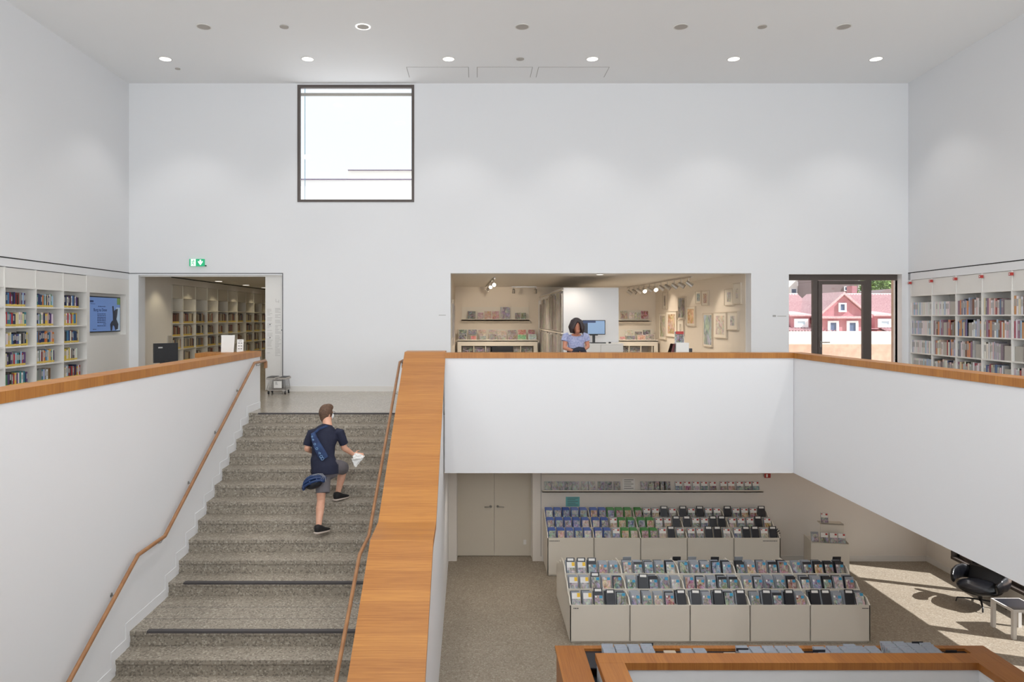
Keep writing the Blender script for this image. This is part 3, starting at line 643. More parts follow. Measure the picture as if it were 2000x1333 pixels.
def text(s_, size, loc, rot, m_, parent, name='lettering', ext=0.001):
    c = bpy.data.curves.new(name, 'FONT'); c.body = s_; c.size = size; c.extrude = ext; c.align_x = 'LEFT'; c.materials.append(M[m_])
    t_ = bpy.data.objects.new(name, c); COL.objects.link(t_); bpy.context.view_layer.update()
    me = bpy.data.meshes.new_from_object(t_); bpy.data.objects.remove(t_)
    me.materials.clear(); me.materials.append(M[m_])
    o = bpy.data.objects.new(name, me); COL.objects.link(o); o.parent = parent; o.location = loc; o.rotation_euler = rot; return o
text('Borg na Dene', 0.088, (-0.42, -0.006, 0.06), (R(90), 0, 0), 'scrt', dsp)
# exit sign
M['exg'] = mat('exit_green', (30, 165, 112), 0.5, emit=(30, 172, 118), es=0.45); M['exw'] = mat('exit_white', (240, 250, 245), 0.5, emit=(240, 250, 245), es=0.5)
def exit_sign():
    W2, H2 = 0.155, 0.077
    g = empty('exit_sign', (PX(386, YB), YB - 0.03, PZ(513.5, YB)), 0, 'green emergency exit sign with running figure and down arrow', 'sign')
    MB().box(-W2, W2, -0.02, 0.03, -H2, H2).build('housing', 'exg', g)
    f = MB().box(-W2 + 0.03, -0.02, -0.023, -0.02, -H2 + 0.003, H2 - 0.003).build('door_pictogram', 'exw', g)
    mb = MB(); cx = -0.075
    def seg(a, b, w_): mb.cyl((cx + a[0], -0.0245, a[1]), (cx + b[0], -0.0245, b[1]), w_, n=6)
    mb.cyl((cx + 0.012, -0.026, 0.045), (cx + 0.012, -0.023, 0.045), 0.011, n=12)
    for a, b in (((0.006, 0.03), (-0.008, -0.005)), ((-0.008, -0.005), (0.012, -0.025)), ((0.012, -0.025), (0.012, -0.06)), ((-0.008, -0.005), (-0.022, -0.03)), ((-0.022, -0.03), (-0.04, -0.036)), ((0.006, 0.026), (0.03, 0.012)), ((0.004, 0.028), (-0.025, 0.022)), ((-0.025, 0.022), (-0.032, 0.004))): seg(a, b, 0.0055)
    mb.build('running_figure', 'exg', f)
    y = -0.0225
    MB().prism([(0.06, y, 0.06), (0.095, y, 0.06), (0.095, y, 0.012), (0.128, y, 0.04), (0.128, y, 0.008), (0.078, y, -0.06), (0.028, y, 0.008), (0.028, y, 0.04), (0.06, y, 0.012)], (0, 0.002, 0)).build('down_arrow', 'exw', g, fix=True)
exit_sign()
o = MB().cyl((0, -0.03, 0), (0, 0, 0), 0.014, n=14).build('wall_sensor', 'plastic'); o.location = (PX(402.5, YB), YB, PZ(519.5, YB)); tag(o, 'tiny black round sensor beside the exit sign', 'sensor')
# little wall captions
for (xa, xb, y_, lab) in ((857, 871, 616, 'tiny grey wall caption left of the art room opening'), (1509, 1536, 617.5, 'tiny grey wall caption left of the terrace door')):
    mb = MB(); a_ = PX(xa, YB)
    if xa > 1000: mb.box(0, 0.07, -0.002, 0, -0.02, 0.02).box(0.1, 0.29, -0.002, 0, -0.012, 0.002)
    else: mb.box(0, 0.15, -0.002, 0, -0.006, 0.006)
    o = mb.build('wall_caption', 'inkl'); o.location = (a_, YB, PZ(y_, YB)); tag(o, lab, 'caption')

# ================================================================== MEDIA BROWSERS ON THE LOWER FLOOR
def tiers(y0, pitch, lips, n):  # side profile points of the stepped trays
    pts = []
    for i in range(n): pts += [(y0 + i * pitch, lips[i]), (y0 + i * pitch + 0.10, lips[i] + 0.085), (y0 + (i + 1) * pitch - 0.01, lips[i] + 0.10)]
    return pts
def browser(name, x0, x1, y0, pitch, lips, ztop, yback, mods, label, mt, both):
    g = empty(name, ((x0 + x1) / 2, (y0 + yback) / 2, LOW), 0, label, 'media rack')
    L = [LOW + l for l in lips]; W_ = (x1 - x0) / mods; n = len(lips)
    for i in range(mods):
        a, b = x0 + i * W_ + 0.002, x0 + (i + 1) * W_ - 0.002
        MB().box(a, b, y0, y0 + 0.018, LOW + 0.035, L[0]).build('front_panel', mt, g, world=True)
    if both: MB().box(x0, x1, yback - 0.018, yback, LOW + 0.03, L[0]).build('rear_panel', mt, g, world=True)
    MB().box(x0 + 0.02, x1 - 0.02, y0 + 0.03, yback - 0.03, LOW, LOW + 0.035).build('plinth', 'lamw', g, world=True)
    mb = MB()
    for i in range(n):
        ya, yb = y0 + i * pitch, y0 + (i + 1) * pitch; zf = L[i] - 0.03
        mb.box(x0, x1, ya + 0.018, yb, zf - 0.012, zf)
        if i: mb.box(x0, x1, ya, ya + 0.014, L[i - 1] - 0.04, L[i])
    yt = y0 + n * pitch; mb.box(x0, x1, yt, yt + 0.02, L[-1] - 0.03, LOW + ztop)
    if both:
        for i in range(n):
            ya, yb = yback - i * pitch, yback - (i + 1) * pitch; zf = L[i] - 0.03
            mb.box(x0, x1, yb, ya - 0.018, zf - 0.012, zf)
            if i: mb.box(x0, x1, ya - 0.014, ya, L[i - 1] - 0.04, L[i])
    else: mb.box(x0, x1, yt, yback, L[-1] - 0.03, LOW + ztop)
    mb.build('trays', mt, g, world=True)
    pr = tiers(y0, pitch, L, n); base = LOW + 0.03
    for k in range(mods + 1):
        xx = x0 + k * W_ - (0.009 if 0 < k < mods else (0 if k == 0 else 0.018))
        end = k in (0, mods)
        poly = [(xx, y0, base)] + [(xx, y, z) for y, z in pr] + [(xx, yt, LOW + ztop), (xx, yt, base)]
        MB().prism(poly, (0.018, 0, 0)).build('side_panel' if end else 'divider', mt, g, world=True, fix=True)
        if both:
            pb = tiers(0, pitch, L, n); poly = [(xx, yback, base)] + [(xx, yback - y, z) for y, z in pb] + [(xx, yback - n * pitch, LOW + ztop), (xx, yback - n * pitch, base)]
            MB().prism(poly, (0.018, 0, 0)).build('side_panel' if end else 'divider', mt, g, world=True, fix=True)
        elif end: MB().box(xx, xx + 0.018, yt, yback, base, LOW + ztop).build('side_panel', mt, g, world=True)
    return g
# a media case standing upright; local: x width centred, y thickness (front at 0), z height
def shell_mesh(mat_, w_=0.136, h_=0.19, t=0.014): return MB().box(-w_ / 2, w_ / 2, 0, t, 0, h_).mesh('case_shell', mat_)
M['darkc'] = mat('dark_case_plastic', (42, 44, 50), 0.35); M['bluc'] = mat('blue_case_plastic', (34, 70, 150), 0.3); M['grnc'] = mat('green_case_plastic', (60, 130, 50), 0.3)
sh_dark, sh_clear, sh_blue, sh_green = shell_mesh('darkc'), shell_mesh('greyc'), shell_mesh('bluc'), shell_mesh('grnc')
bl_blue = shell_mesh('bluc', 0.136, 0.172, 0.013); bl_green = shell_mesh('grnc', 0.136, 0.19, 0.013)
cov_low = MB().box(-0.064, 0.064, -0.0015, 0, 0.004, 0.15).mesh('cover_sheet', 'art')
cov_full = MB().box(-0.065, 0.065, -0.0015, 0, 0.003, 0.186).mesh('cover_sheet', 'art')
cov_white = MB().box(-0.065, 0.065, -0.0015, 0, 0.1, 0.186, 1).box(-0.065, 0.065, -0.0015, 0, 0.003, 0.1, 0).mesh('cover_sheet', ['art', 'paper'])
st_blue = MB().box(0.012, 0.058, -0.003, -0.0015, 0.105, 0.145).mesh('sticker', 'blue')
st_bluef = MB().box(0.012, 0.060, -0.003, -0.0015, 0.14, 0.182).mesh('sticker', 'blue')
st_logo = MB().box(-0.055, -0.03, -0.003, -0.0015, 0.118, 0.145).mesh('logo_label', 'paper')
st_yel = MB().box(0.015, 0.062, -0.003, -0.0015, 0.125, 0.184).mesh('sticker', 'yst')
st_red = MB().box(0.02, 0.058, -0.003, -0.0015, 0.145, 0.178).mesh('sticker', 'red')
st_red2 = MB().box(-0.06, -0.035, -0.003, -0.0015, 0.16, 0.178).mesh('logo_label', 'red')
div_b = MB().box(-0.07, 0.07, 0, 0.004, 0, 0.235).mesh('divider_board', 'darkc'); div_l = MB().box(-0.05, 0.05, -0.0015, 0, 0.185, 0.222).mesh('title_strip', 'paper')
ARTC = [('grey', (120, 116, 116)), ('brown', (120, 90, 72)), ('blue', (70, 100, 140)), ('dark', (50, 48, 54)), ('pale', (196, 190, 182)), ('red', (150, 66, 56)), ('ochre', (190, 140, 70)), ('green', (80, 104, 80)), ('sand', (190, 168, 140)), ('slate', (92, 102, 116))]
def media(name, shell, cov, stickers, loc, lean, col, label, cat, group, yaw=0):
    o = inst(name, shell, loc, (-lean, 0, yaw), (1, 1, 1), None, None, label, cat, group)
    if cov:
        c = inst('cover_sheet', cov, (0, 0, 0), (0, 0, 0), (1, 1, 1), col, o)
        for s_ in stickers: inst(s_.name.split('.')[0], s_, (0, 0, 0), parent=c)
    return o
rnd = random.Random(21)
BEH = MB()
def behind(x, y, z, lean, mi):
    c, s_ = math.cos(lean), math.sin(lean)
    def q(a, b, h): return (x + a, y + b * c + h * s_, z - b * s_ + h * c)
    BEH.hexa([q(-0.068, 0, 0), q(0.068, 0, 0), q(0.068, 0.014, 0), q(-0.068, 0.014, 0), q(-0.068, 0, 0.19), q(0.068, 0, 0.19), q(0.068, 0.014, 0.19), q(-0.068, 0.014, 0.19)], mi)
RX0, RX1 = 1.447, 6.088
lips1 = [0.59, 0.725, 0.86]
browser('media_rack', RX0, RX1, 10.8, 0.30, lips1, 0.955, 12.6, 5, 'low white double-sided disc rack with three tiers in front of the oak counter', 'lamw', True)
DIV1 = {(0, 3), (0, 7), (0, 9), (0, 11), (0, 13), (0, 15), (0, 16), (0, 18), (0, 20), (0, 21), (0, 23), (1, 6), (0, 17 - 5 + 10)}
DIV1 = {(0, 3), (0, 9), (0, 10), (0, 12), (0, 14), (0, 16), (0, 18), (0, 20), (0, 21), (0, 23), (1, 6)}
tn = ['bottom', 'middle', 'top']
for r_ in range(3):
    for k in range(25):
        mod, q = divmod(k, 5); Wm = (RX1 - RX0) / 5
        x = RX0 + mod * Wm + 0.11 + q * 0.176; y = 10.8 + 0.30 * r_ + 0.05; z = LOW + lips1[r_] - 0.028
        nb = rnd.choice((2, 3, 3)); lean = R(rnd.uniform(16, 24)); cn, cc = rnd.choice(ARTC)
        where = '%s in %s tier of front rack' % (ORD[k], tn[r_])
        if (r_, k) in DIV1:
            o = inst('divider_card', div_b, (x + 0.01, y, z), (-R(rnd.uniform(18, 26)), 0, R(rnd.uniform(-7, 2))), parent=None, label='black divider card with white title strip, ' + where, cat='divider card', group='black divider cards'); inst('title_strip', div_l, (0, 0, 0), parent=o)
        elif k < 2:
            media('disc_case', sh_clear, cov_white, [st_yel], (x, y, z), lean, (150, 150, 150), 'white disc case with yellow sticker, ' + where, 'disc case', 'disc cases in the front rack')
            if r_ == 2 or k == 2: pass
        else:
            full = rnd.random() < 0.35
            media('disc_case', sh_clear if rnd.random() < 0.75 else sh_dark, cov_full if full else cov_low, [st_bluef] if full else [st_blue, st_logo], (x, y, z), lean, cc, '%s picture-covered disc case with blue sticker, %s' % (cn, where), 'disc case', 'disc cases in the front rack')
        if (r_ == 2 and k < 3) or (r_ < 2 and k == 2):
            o = inst('divider_card', div_b, (x, y + 0.03, z + 0.012), (-lean, 0, 0), parent=None, label='black divider card peeking over the cases, ' + where, cat='divider card', group='black divider cards'); inst('title_strip', div_l, (0, 0, 0), parent=o)
        for j in range(1, nb + 1):
            behind(x - 0.006 * j + rnd.uniform(-0.004, 0.004), y + 0.018 * j + 0.02, z + 0.003 * j, lean, 0 if rnd.random() < 0.7 else 1)
for i, px in enumerate((1222, 1318, 1348, 1392, 1438, 1628)):
    x = PX(px, 11.85); o = inst('disc_case', sh_dark if i % 2 else sh_clear, (x, 11.78, LOW + 0.83), (R(14), 0, 0), (1, 1, 1), None, None, 'dark disc case sticking up behind the top tier, %s from left' % ORD[i], 'disc case', 'cases in the rear side of the front rack')
def rack_caption(x, y, z, w_, lab):
    mb = MB(); xx = 0
    while xx < w_: l_ = rnd.uniform(0.012, 0.03); mb.box(xx, min(xx + l_, w_), -0.002, 0, 0, 0.014); xx += l_ + 0.006
    o = mb.build('rack_caption', 'ink'); o.location = (x, y, z); tag(o, lab, 'caption')
rack_caption(PX(1120, 10.8), 10.8, PZ(1190, 10.8), 0.08, 'small grey title on the front rack, left end')
rack_caption(PX(1684, 10.8), 10.8, PZ(1190, 10.8), 0.10, 'small grey title on the front rack, right end')
# rear rack
SX0, SX1 = 1.385, 5.92; lips2 = [0.745, 0.87, 0.995]
browser('media_rack', SX0, SX1, 13.6, 0.27, lips2, 1.02, 14.42, 5, 'low white disc rack with three tiers against the back wall', 'lamw', False)
pat = [ 'bbbbbbbggggwwDwDwDwwDwwwD', 'bbbbbbbwggggrwDDwwDDwwwDw', 'bbbbbbbwggggwDwwwDDwwDDwD' ]  # top, middle, bottom
for r_ in range(3):
    row = pat[2 - r_]
    for k, ch in enumerate(row):
        mod, q = divmod(k, 5); Wm = (SX1 - SX0) / 5
        x = SX0 + mod * Wm + 0.10 + q * 0.174; y = 13.6 + 0.27 * r_ + 0.045; z = LOW + lips2[r_] - 0.028; lean = R(rnd.uniform(14, 22)); cn, cc = rnd.choice(ARTC)
        where = '%s in %s tier of rear rack' % (ORD[k], tn[r_])
        if ch == 'D':
            o = inst('divider_card', div_b, (x, y, z), (-R(rnd.uniform(14, 24)), 0, R(rnd.uniform(-6, 3))), label='black divider card with white title strip, ' + where, cat='divider card', group='black divider cards'); inst('title_strip', div_l, (0, 0, 0), parent=o)
            behind(x, y + 0.04, z, lean, 0)
        elif ch in 'bg':
            bs = sh_blue if ch == 'b' else sh_green; cn2 = 'blue' if ch == 'b' else 'green'
            media('disc_case', bs, cov_low, [], (x, y, z), lean, cc, '%s plastic disc case with picture sheet, %s' % (cn2, where), 'disc case', 'disc cases of the rear rack')
            for j in (1, 2): behind(x - 0.008 * j, y + 0.02 + 0.018 * j, z + 0.004 * j, lean, 2 if ch == 'b' else 3)
        else:
            media('disc_case', sh_clear, cov_white, [st_red, st_red2], (x, y, z), lean, cc, 'white-topped disc case with red sticker, ' + where, 'disc case', 'disc cases of the rear rack')
            behind(x - 0.006, y + 0.035, z + 0.004, lean, 0)
rack_caption(PX(1073, 13.6), 13.6, PZ(1058, 13.6), 0.2, 'small grey title on the rear rack, left end')
rack_caption(PX(1490, 13.6), 13.6, PZ(1058, 13.6), 0.28, 'small grey title on the rear rack, right end')
tag(BEH.build('disc_cases', ['greyc', 'darkc', 'bluc', 'grnc']), 'disc cases packed behind the front ones in both racks, only edges showing', 'disc cases', None, 'stuff')
# loose dark clips at the right end of the rear rack
mb = MB()
for a in (-20, 5, 30, 55): mb.cyl((0, 0, 0.02), (0.12 * math.cos(R(a)), 0, 0.03 + 0.12 * math.sin(R(a))), 0.008)
o = mb.build('magazine_holder', 'plastic'); o.location = (PX(1512, 13.7), 13.7, PZ(1046, 13.7)); tag(o, 'fan of black holder arms at the right end of the rear rack', 'holder')
# display ledge on the lower back wall
ly = YLB - 0.1; lz = PZ(962, ly)
g = empty('wall_ledge', ((PX(1058, ly) + PX(1497, ly)) / 2, YLB, lz), 0, 'long narrow white display ledge on the lower back wall', 'shelf')
lx0, lx1 = PX(1059, ly), PX(1490, ly)
MB().box(lx0, lx1, YLB - 0.12, YLB, lz, lz + 0.02).box(lx0, lx1, YLB - 0.12, YLB - 0.11, lz, lz + 0.045).build('shelf', 'lamw', g, world=True); MB().box(lx0, lx1, YLB - 0.02, YLB - 0.001, lz + 0.02, lz + 0.34).build('back_board', 'lwall', g, world=True)
xs = [1070, 1084, 1097, 1111, 1125, 1143, 1157, 1175, 1190, 1206, 1259, 1274, 1285, 1295, 1304]
for i, px in enumerate(xs):
    c = rnd.choice([(104, 88, 84), (130, 120, 116), (92, 86, 90), (70, 66, 70), (150, 144, 140)]); 
    media('disc_case', sh_clear, cov_full, [], (PX(px, ly), YLB - 0.075, lz + 0.02), R(12), c, 'grey-brown picture disc case on the wall ledge, %s from left' % ORD[i], 'disc case', 'disc cases on the wall ledge')
for i, px in enumerate([1327, 1344, 1361, 1377, 1394, 1415, 1430, 1447, 1463, 1478]):
    c = [(70, 120, 140), (150, 50, 90), (170, 176, 172), (60, 100, 110), (96, 48, 44), (150, 130, 110), (190, 150, 90), (80, 130, 130), (90, 70, 76), (80, 130, 140)][i]
    cn = ['blue', 'magenta', 'pale grey', 'dark teal', 'dark red', 'brown', 'ochre', 'teal', 'plum', 'turquoise'][i]
    media('disc_case', sh_clear, cov_white, [st_red, st_red2], (PX(px, ly), YLB - 0.075, lz + 0.02), R(12), c, 'white-headed disc case with %s picture on the wall ledge, %s with red sticker' % (cn, ORD[i]), 'disc case', 'white-headed cases on the wall ledge')
# notices on the lower wall
def notice(x0, x1, y0, y1, Y, m_, label, lines, lm='ink'):
    a, b, c, e = PX(x0, Y), PX(x1, Y), PZ(y1, Y), PZ(y0, Y); g = MB().box(-(b - a) / 2, (b - a) / 2, -0.003, 0, -(e - c) / 2, (e - c) / 2).build('notice', m_); g.location = ((a + b) / 2, Y, (c + e) / 2); tag(g, label, 'notice')
    mb = MB(); hh = (e - c); ww = b - a
    for i in range(lines):
        z = hh / 2 - hh * (i + 0.8) / (lines + 0.6); mb.box(-ww * 0.38, ww * (0.38 if i % 2 == 0 else 0.2), -0.004, -0.003, z, z + hh * 0.045)
    mb.build('print', lm, g); return g
M['teal'] = mat('teal_paper', (110, 178, 180), 0.7)
notice(1105, 1132, 971, 990, YLB - 0.002, 'teal', 'teal paper notice on the wall above the rear rack', 5)
notice(1216, 1240, 935, 958, YLB - 0.022, 'paper', 'white paper notice on the ledge board between the disc cases', 5)
g = notice(1493, 1505, 925.5, 934, YLB - 0.03, 'red', 'small red fire-hose sign under the gallery edge', 0); MB().box(-0.03, 0.005, -0.005, -0.003, -0.03, 0.03).build('hose_symbol', 'paper', g)
MB_ = MB().box(-0.03, 0.03, -0.008, 0, -0.05, 0.05).build('wall_socket', 'lam'); MB_.location = (PX(1027, YLB), YLB + 0.3, LOW + 0.3); tag(MB_, 'small white wall socket low on the double door', 'socket')
# small angled display box
bx = empty('display_box', (PX(1618, 13.75), 13.85, LOW), R(-9), 'small white display box with brochures, standing alone by the back wall', 'display box')
MB().box(-0.35, 0.35, -0.25, 0.22, 0.04, 0.62).build('body', 'lamw', bx, bevel=0.003)
MB().box(-0.35, 0.35, -0.25, -0.235, 0.62, 0.635).box(-0.35, -0.335, -0.25, 0.22, 0.62, 0.66).box(0.335, 0.35, -0.25, 0.22, 0.62, 0.66).box(-0.1, 0.335, 0.0, 0.02, 0.62, 0.95).box(-0.1, 0.335, 0.0, 0.2, 0.93, 0.95).build('stepped_tray', 'lamw', bx)
bxm = bx.location
def boxpt(x, y, z): v = Matrix.Rotation(R(-9), 3, 'Z') @ Vector((x, y, z)); return (bxm.x + v.x, bxm.y + v.y, LOW + z)
for i, (x, y, z, c, s_, cv, lab) in enumerate(((-0.25, -0.16, 0.63, (140, 130, 132), [], cov_low, 'pinkish-grey brochure leaning in the display box, left end'), (-0.08, -0.19, 0.63, (40, 84, 76), [st_red], cov_white, 'brochure with dark green picture and red sticker in the display box'),
                                    (0.09, -0.19, 0.63, (90, 50, 100), [st_red], cov_white, 'brochure with purple picture and red sticker in the display box'), (0.24, -0.19, 0.63, (130, 128, 144), [st_red], cov_white, 'brochure with grey picture and red sticker at the right of the display box'),
                                    (0.0, 0.06, 0.95, (110, 108, 112), [st_red, st_red2], cov_white, 'white brochure with red sticker on the top step of the display box'))):
    media('brochure', sh_clear, cv, s_, boxpt(x, y, z), R(12), c, lab, 'brochure', 'brochures in the display box', yaw=R(-9))

# ================================================================== OAK COUNTER ROUND THE VOID
cz = LOW + 0.86; pz = LOW + 1.0
g = empty('counter', (3.7, 8.6, LOW), 0, 'low oak counter with a sunken disc trough around the stair void', 'counter')
mb = MB().box(1.0, 6.45, 8.82, 8.90, cz - 0.04, cz).box(1.0, 1.36, 3.0, 8.82, cz - 0.04, cz).box(6.16, 6.45, 3.0, 8.82, cz - 0.04, cz)
mb.build('oak_top', 'oakD', g, world=True)
MB().box(1.02, 6.43, 8.86, 8.88, LOW, cz - 0.04).box(1.02, 1.04, 3.0, 8.86, LOW, cz - 0.04).box(6.41, 6.43, 3.0, 8.86, LOW, cz - 0.04).build('counter_body', 'oakD', g, world=True)
MB().box(1.34, 6.18, 8.40, 8.84, cz - 0.05, cz - 0.034).box(1.34, 1.44, 3.0, 8.45, cz - 0.16, cz - 0.15).box(1.33, 1.36, 3.0, 8.84, cz - 0.16, cz - 0.04).box(1.36, 6.16, 8.80, 8.82, cz - 0.16, cz - 0.04).build('trough', 'darkc', g, world=True)
wv = S('wall_void_parapet', MB().box(1.45, 6.15, 8.19, 8.40, LOW, pz - 0.09).box(1.45, 1.715, 3.0, 8.19, LOW, pz - 0.09).box(5.885, 6.15, 3.0, 8.19, LOW, pz - 0.09), 'wall', 'white parapet with oak rim around the void at the bottom edge')
tag(MB().box(1.43, 6.17, 8.17, 8.41, pz - 0.085, pz).build('oak_cap', 'oakD', wv), 'oak rim of the void, far side')
tag(MB().box(1.43, 1.735, 3.0, 8.168, pz - 0.085, pz).build('oak_cap', 'oakD', wv), 'oak rim of the void, left side'); tag(MB().box(5.865, 6.17, 3.0, 8.168, pz - 0.085, pz).build('oak_cap', 'oakD', wv), 'oak rim of the void, right side')
# compact disc cases in the trough
M['cdp'] = mat('frosted_case_edge', (168, 174, 184), 0.3); M['cdc'] = mat('cream_case', (210, 196, 178), 0.5)
cd_m = MB().box(-0.071, 0.071, 0, 0.010, 0, 0.125, 0).box(-0.068, 0.068, -0.001, 0.0, 0.003, 0.115, 1).mesh('cd_case', ['cdp', 'art']); cd_c = MB().box(-0.071, 0.071, 0, 0.010, 0, 0.125).mesh('cd_case', 'cdc')
rnd = random.Random(5)
grp = [(1189, 4, 25.5, 5), (1306, 1, 25, 2), (1340, 2, 26, 3), (1420, 1, 26, 1), (1452, 5, 25.5, 4), (1604, 5, 25.5, 4), (1668, 1, 25, 5), (1745, 4, 26, 6), (1820, 1, 26, 4)]
gi = 0
for (px, n, dp, dep) in grp:
    for c in range(n):
        gi += 1; x = PX(px + c * dp, 8.62); top_ = rnd.uniform(0, 0.02)
        for j in range(dep * 2):
            y = 8.47 + j * 0.0255 + rnd.uniform(-0.003, 0.003)
            if y > 8.76: break
            inst('cd_case', cd_c if px in (1306, 1420) else cd_m, (x + rnd.uniform(-0.004, 0.004), y, cz - 0.032 + top_ * (j / 10)), (-R(20), 0, 0), (1, 1, 1), (150, 150, 160), None,
                 '%s music disc case in the oak trough, column %s from left' % ('cream' if px in (1306, 1420) else 'frosted grey', ORD[min(gi, 27) - 1]), 'disc case', 'disc cases in trough column %d' % gi)
for i, (px, py, Y, w_) in enumerate(((1265, 1257, 8.79, 0.14), (1450, 1267, 8.6, 0.15), (1600, 1270, 8.55, 0.15), (1792, 1254, 8.79, 0.14), (1858, 1271, 8.6, 0.14))):
    z = PZ(py, Y); o = MB().box(-w_ / 2, w_ / 2, 0, 0.005, 0, 0.035).build('divider_card', 'darkc'); o.location = (PX(px, Y), Y, z - 0.035 if z > cz + 0.04 else cz - 0.03); tag(o, 'black divider card in the oak trough, %s from left' % ORD[i], 'divider card', 'trough divider cards')

# ================================================================== LOUNGE CHAIR, SIDE TABLE
ch = empty('lounge_chair', (8.80, 12.2, LOW), R(-56), 'black leather swivel lounge chair beside the low window', 'chair')
# local: faces -y
def cushion(name, x0, x1, y0, y1, z0, z1, parent, rot=None, bev=0.05, m_='leather'):
    cx, cy, cz_ = (x0 + x1) / 2, (y0 + y1) / 2, (z0 + z1) / 2
    o = MB().box(x0 - cx, x1 - cx, y0 - cy, y1 - cy, z0 - cz_, z1 - cz_).build(name, m_, parent, bevel=bev, smooth=True); o.location = (cx, cy, cz_)
    if rot: o.rotation_euler = rot
    o.modifiers['b'].segments = 5; return o
mb = MB(); mb.ell((0, -0.04, 0.335), (0.34, 0.38, 0.10), n=24); mb.ell((0, -0.18, 0.345), (0.30, 0.24, 0.08), n=24); mb.build('seat', 'leather', ch, remesh=0.014, smooth_it=6, fix=True)
cushion('backrest', -0.29, 0.29, 0.22, 0.33, 0.33, 0.62, ch, (R(-20), 0, 0), 0.045)
cushion('headrest', -0.28, 0.28, 0.35, 0.45, 0.60, 0.90, ch, (R(-24), 0, 0), 0.045)
for s_ in (-1, 1):
    mb = MB(); pts = [(s_ * 0.33, -0.26, 0.44), (s_ * 0.36, -0.16, 0.48), (s_ * 0.37, 0.0, 0.49), (s_ * 0.35, 0.16, 0.49), (s_ * 0.29, 0.27, 0.47)]
    mb.loft(pts, [(0.035, 0.09), (0.045, 0.11), (0.05, 0.13), (0.05, 0.13), (0.045, 0.12)], side=(1, 0, 0), n=16); mb.build('armrest', 'leather', ch, remesh=0.014, smooth_it=4, fix=True)
MB().cyl((0, 0, 0.09), (0, 0, 0.27), 0.025, n=16).build('column', 'plastic', ch, smooth=True)
for k in range(4):
    a = R(25 + 90 * k); c_, s_ = math.cos(a), math.sin(a)
    MB().loft([(0.02 * c_, 0.02 * s_, 0.11), (0.16 * c_, 0.16 * s_, 0.105), (0.34 * c_, 0.34 * s_, 0.085), (0.355 * c_, 0.355 * s_, 0.02)], [(0.018, 0.014), (0.016, 0.013), (0.013, 0.011), (0.013, 0.011)], n=10, side=(-s_, c_, 0)).build('leg', 'plastic', ch, smooth=True)
tb = empty('side_table', (8.62, 11.16, LOW), 0, 'square white side table with dark glass top beside the leather chair', 'table')
MB().box(-0.235, 0.235, -0.245, 0.245, 0.425, 0.46).build('frame', 'lam', tb, bevel=0.003)
MB().box(-0.205, 0.205, -0.215, 0.215, 0.46, 0.464).build('glass_top', mat('dark_glass', (22, 28, 40), 0.35, spec=0.25), tb)
for a in (-1, 1):
    for b in (-1, 1): MB().box(a * 0.235, a * 0.18, b * 0.245, b * 0.19, 0, 0.425).build('leg', 'lam', tb, bevel=0.003)
# open window sash strip outside the low window
S('ground', MB().box(9.62, 60, -20, 15.0, LOW - 0.3, LOW - 0.1), 'brick', 'pale paving outside the low window')

# ================================================================== ART ROOM FURNISHING
rnd = random.Random(33)
YW = 22.0
cube = S('wall_cube', MB().box(2.02, 3.30, 16.2, 22, 0, 2.26), 'wall', 'free white box of wall in the middle of the art room')
def sleeve(x0, x1, y0, y1, Y, col, label, group, name='record_sleeve', t=0.012, art=True, lean=6, cat='record sleeve'):
    a, b, z0, z1 = PX(x0, Y), PX(x1, Y), PZ(y1, Y), PZ(y0, Y)
    mb = MB().box(-(b - a) / 2, (b - a) / 2, 0, t, 0, z1 - z0).box(-(b - a) / 2 + 0.004, (b - a) / 2 - 0.004, -0.001, 0, 0.004, z1 - z0 - 0.004, 1)
    o = mb.build(name, ['paper', 'artfine' if art else 'cover']); o.location = ((a + b) / 2, Y, z0); o.rotation_euler = (-R(lean), 0, 0); o.color = lin(col); return tag(o, label, cat, group)
Z6 = lambda v: (880 + v[0] / 11.11, 880 + v[1] / 11.11, 590 + v[2] / 11.11, 590 + v[3] / 11.11)
for v, c, n in (((370, 545, 200, 375), (44, 38, 34), 'dark'), ((590, 712, 230, 375), (160, 104, 120), 'pink'), ((735, 887, 200, 375), (176, 120, 84), 'orange-brown'), ((900, 1055, 200, 375), (160, 70, 56), 'red'), ((1085, 1292, 110, 375), (122, 116, 136), 'large grey-violet'), ((1395, 1505, 235, 375), (96, 74, 66), 'small brown'), ((1530, 1640, 235, 375), (90, 116, 40), 'small green')):
    sleeve(*Z6(v), YW - 0.16, c, '%s sleeve standing on the left art room ledge' % n, 'sleeves on the left ledge')
for v, c, n in (((180, 355, 600, 690), (70, 100, 60), 'green'), ((385, 570, 600, 690), (60, 60, 96), 'navy and white'), ((600, 780, 600, 715), (180, 140, 120), 'pale brown'), ((830, 1000, 600, 700), (180, 160, 150), 'pale grey'), ((1015, 1220, 625, 720), (196, 170, 140), 'beige'), ((1240, 1430, 610, 710), (120, 100, 90), 'grey-brown'), ((1460, 1640, 600, 715), (206, 110, 70), 'orange'), ((1680, 1835, 600, 700), (160, 60, 48), 'red')):
    a = Z6(v); sleeve(a[0], a[1], a[2], a[3] + 2, 21.74, c, '%s sleeve in the back row of the left art room cabinet' % n, 'sleeves in the left cabinet', lean=10)
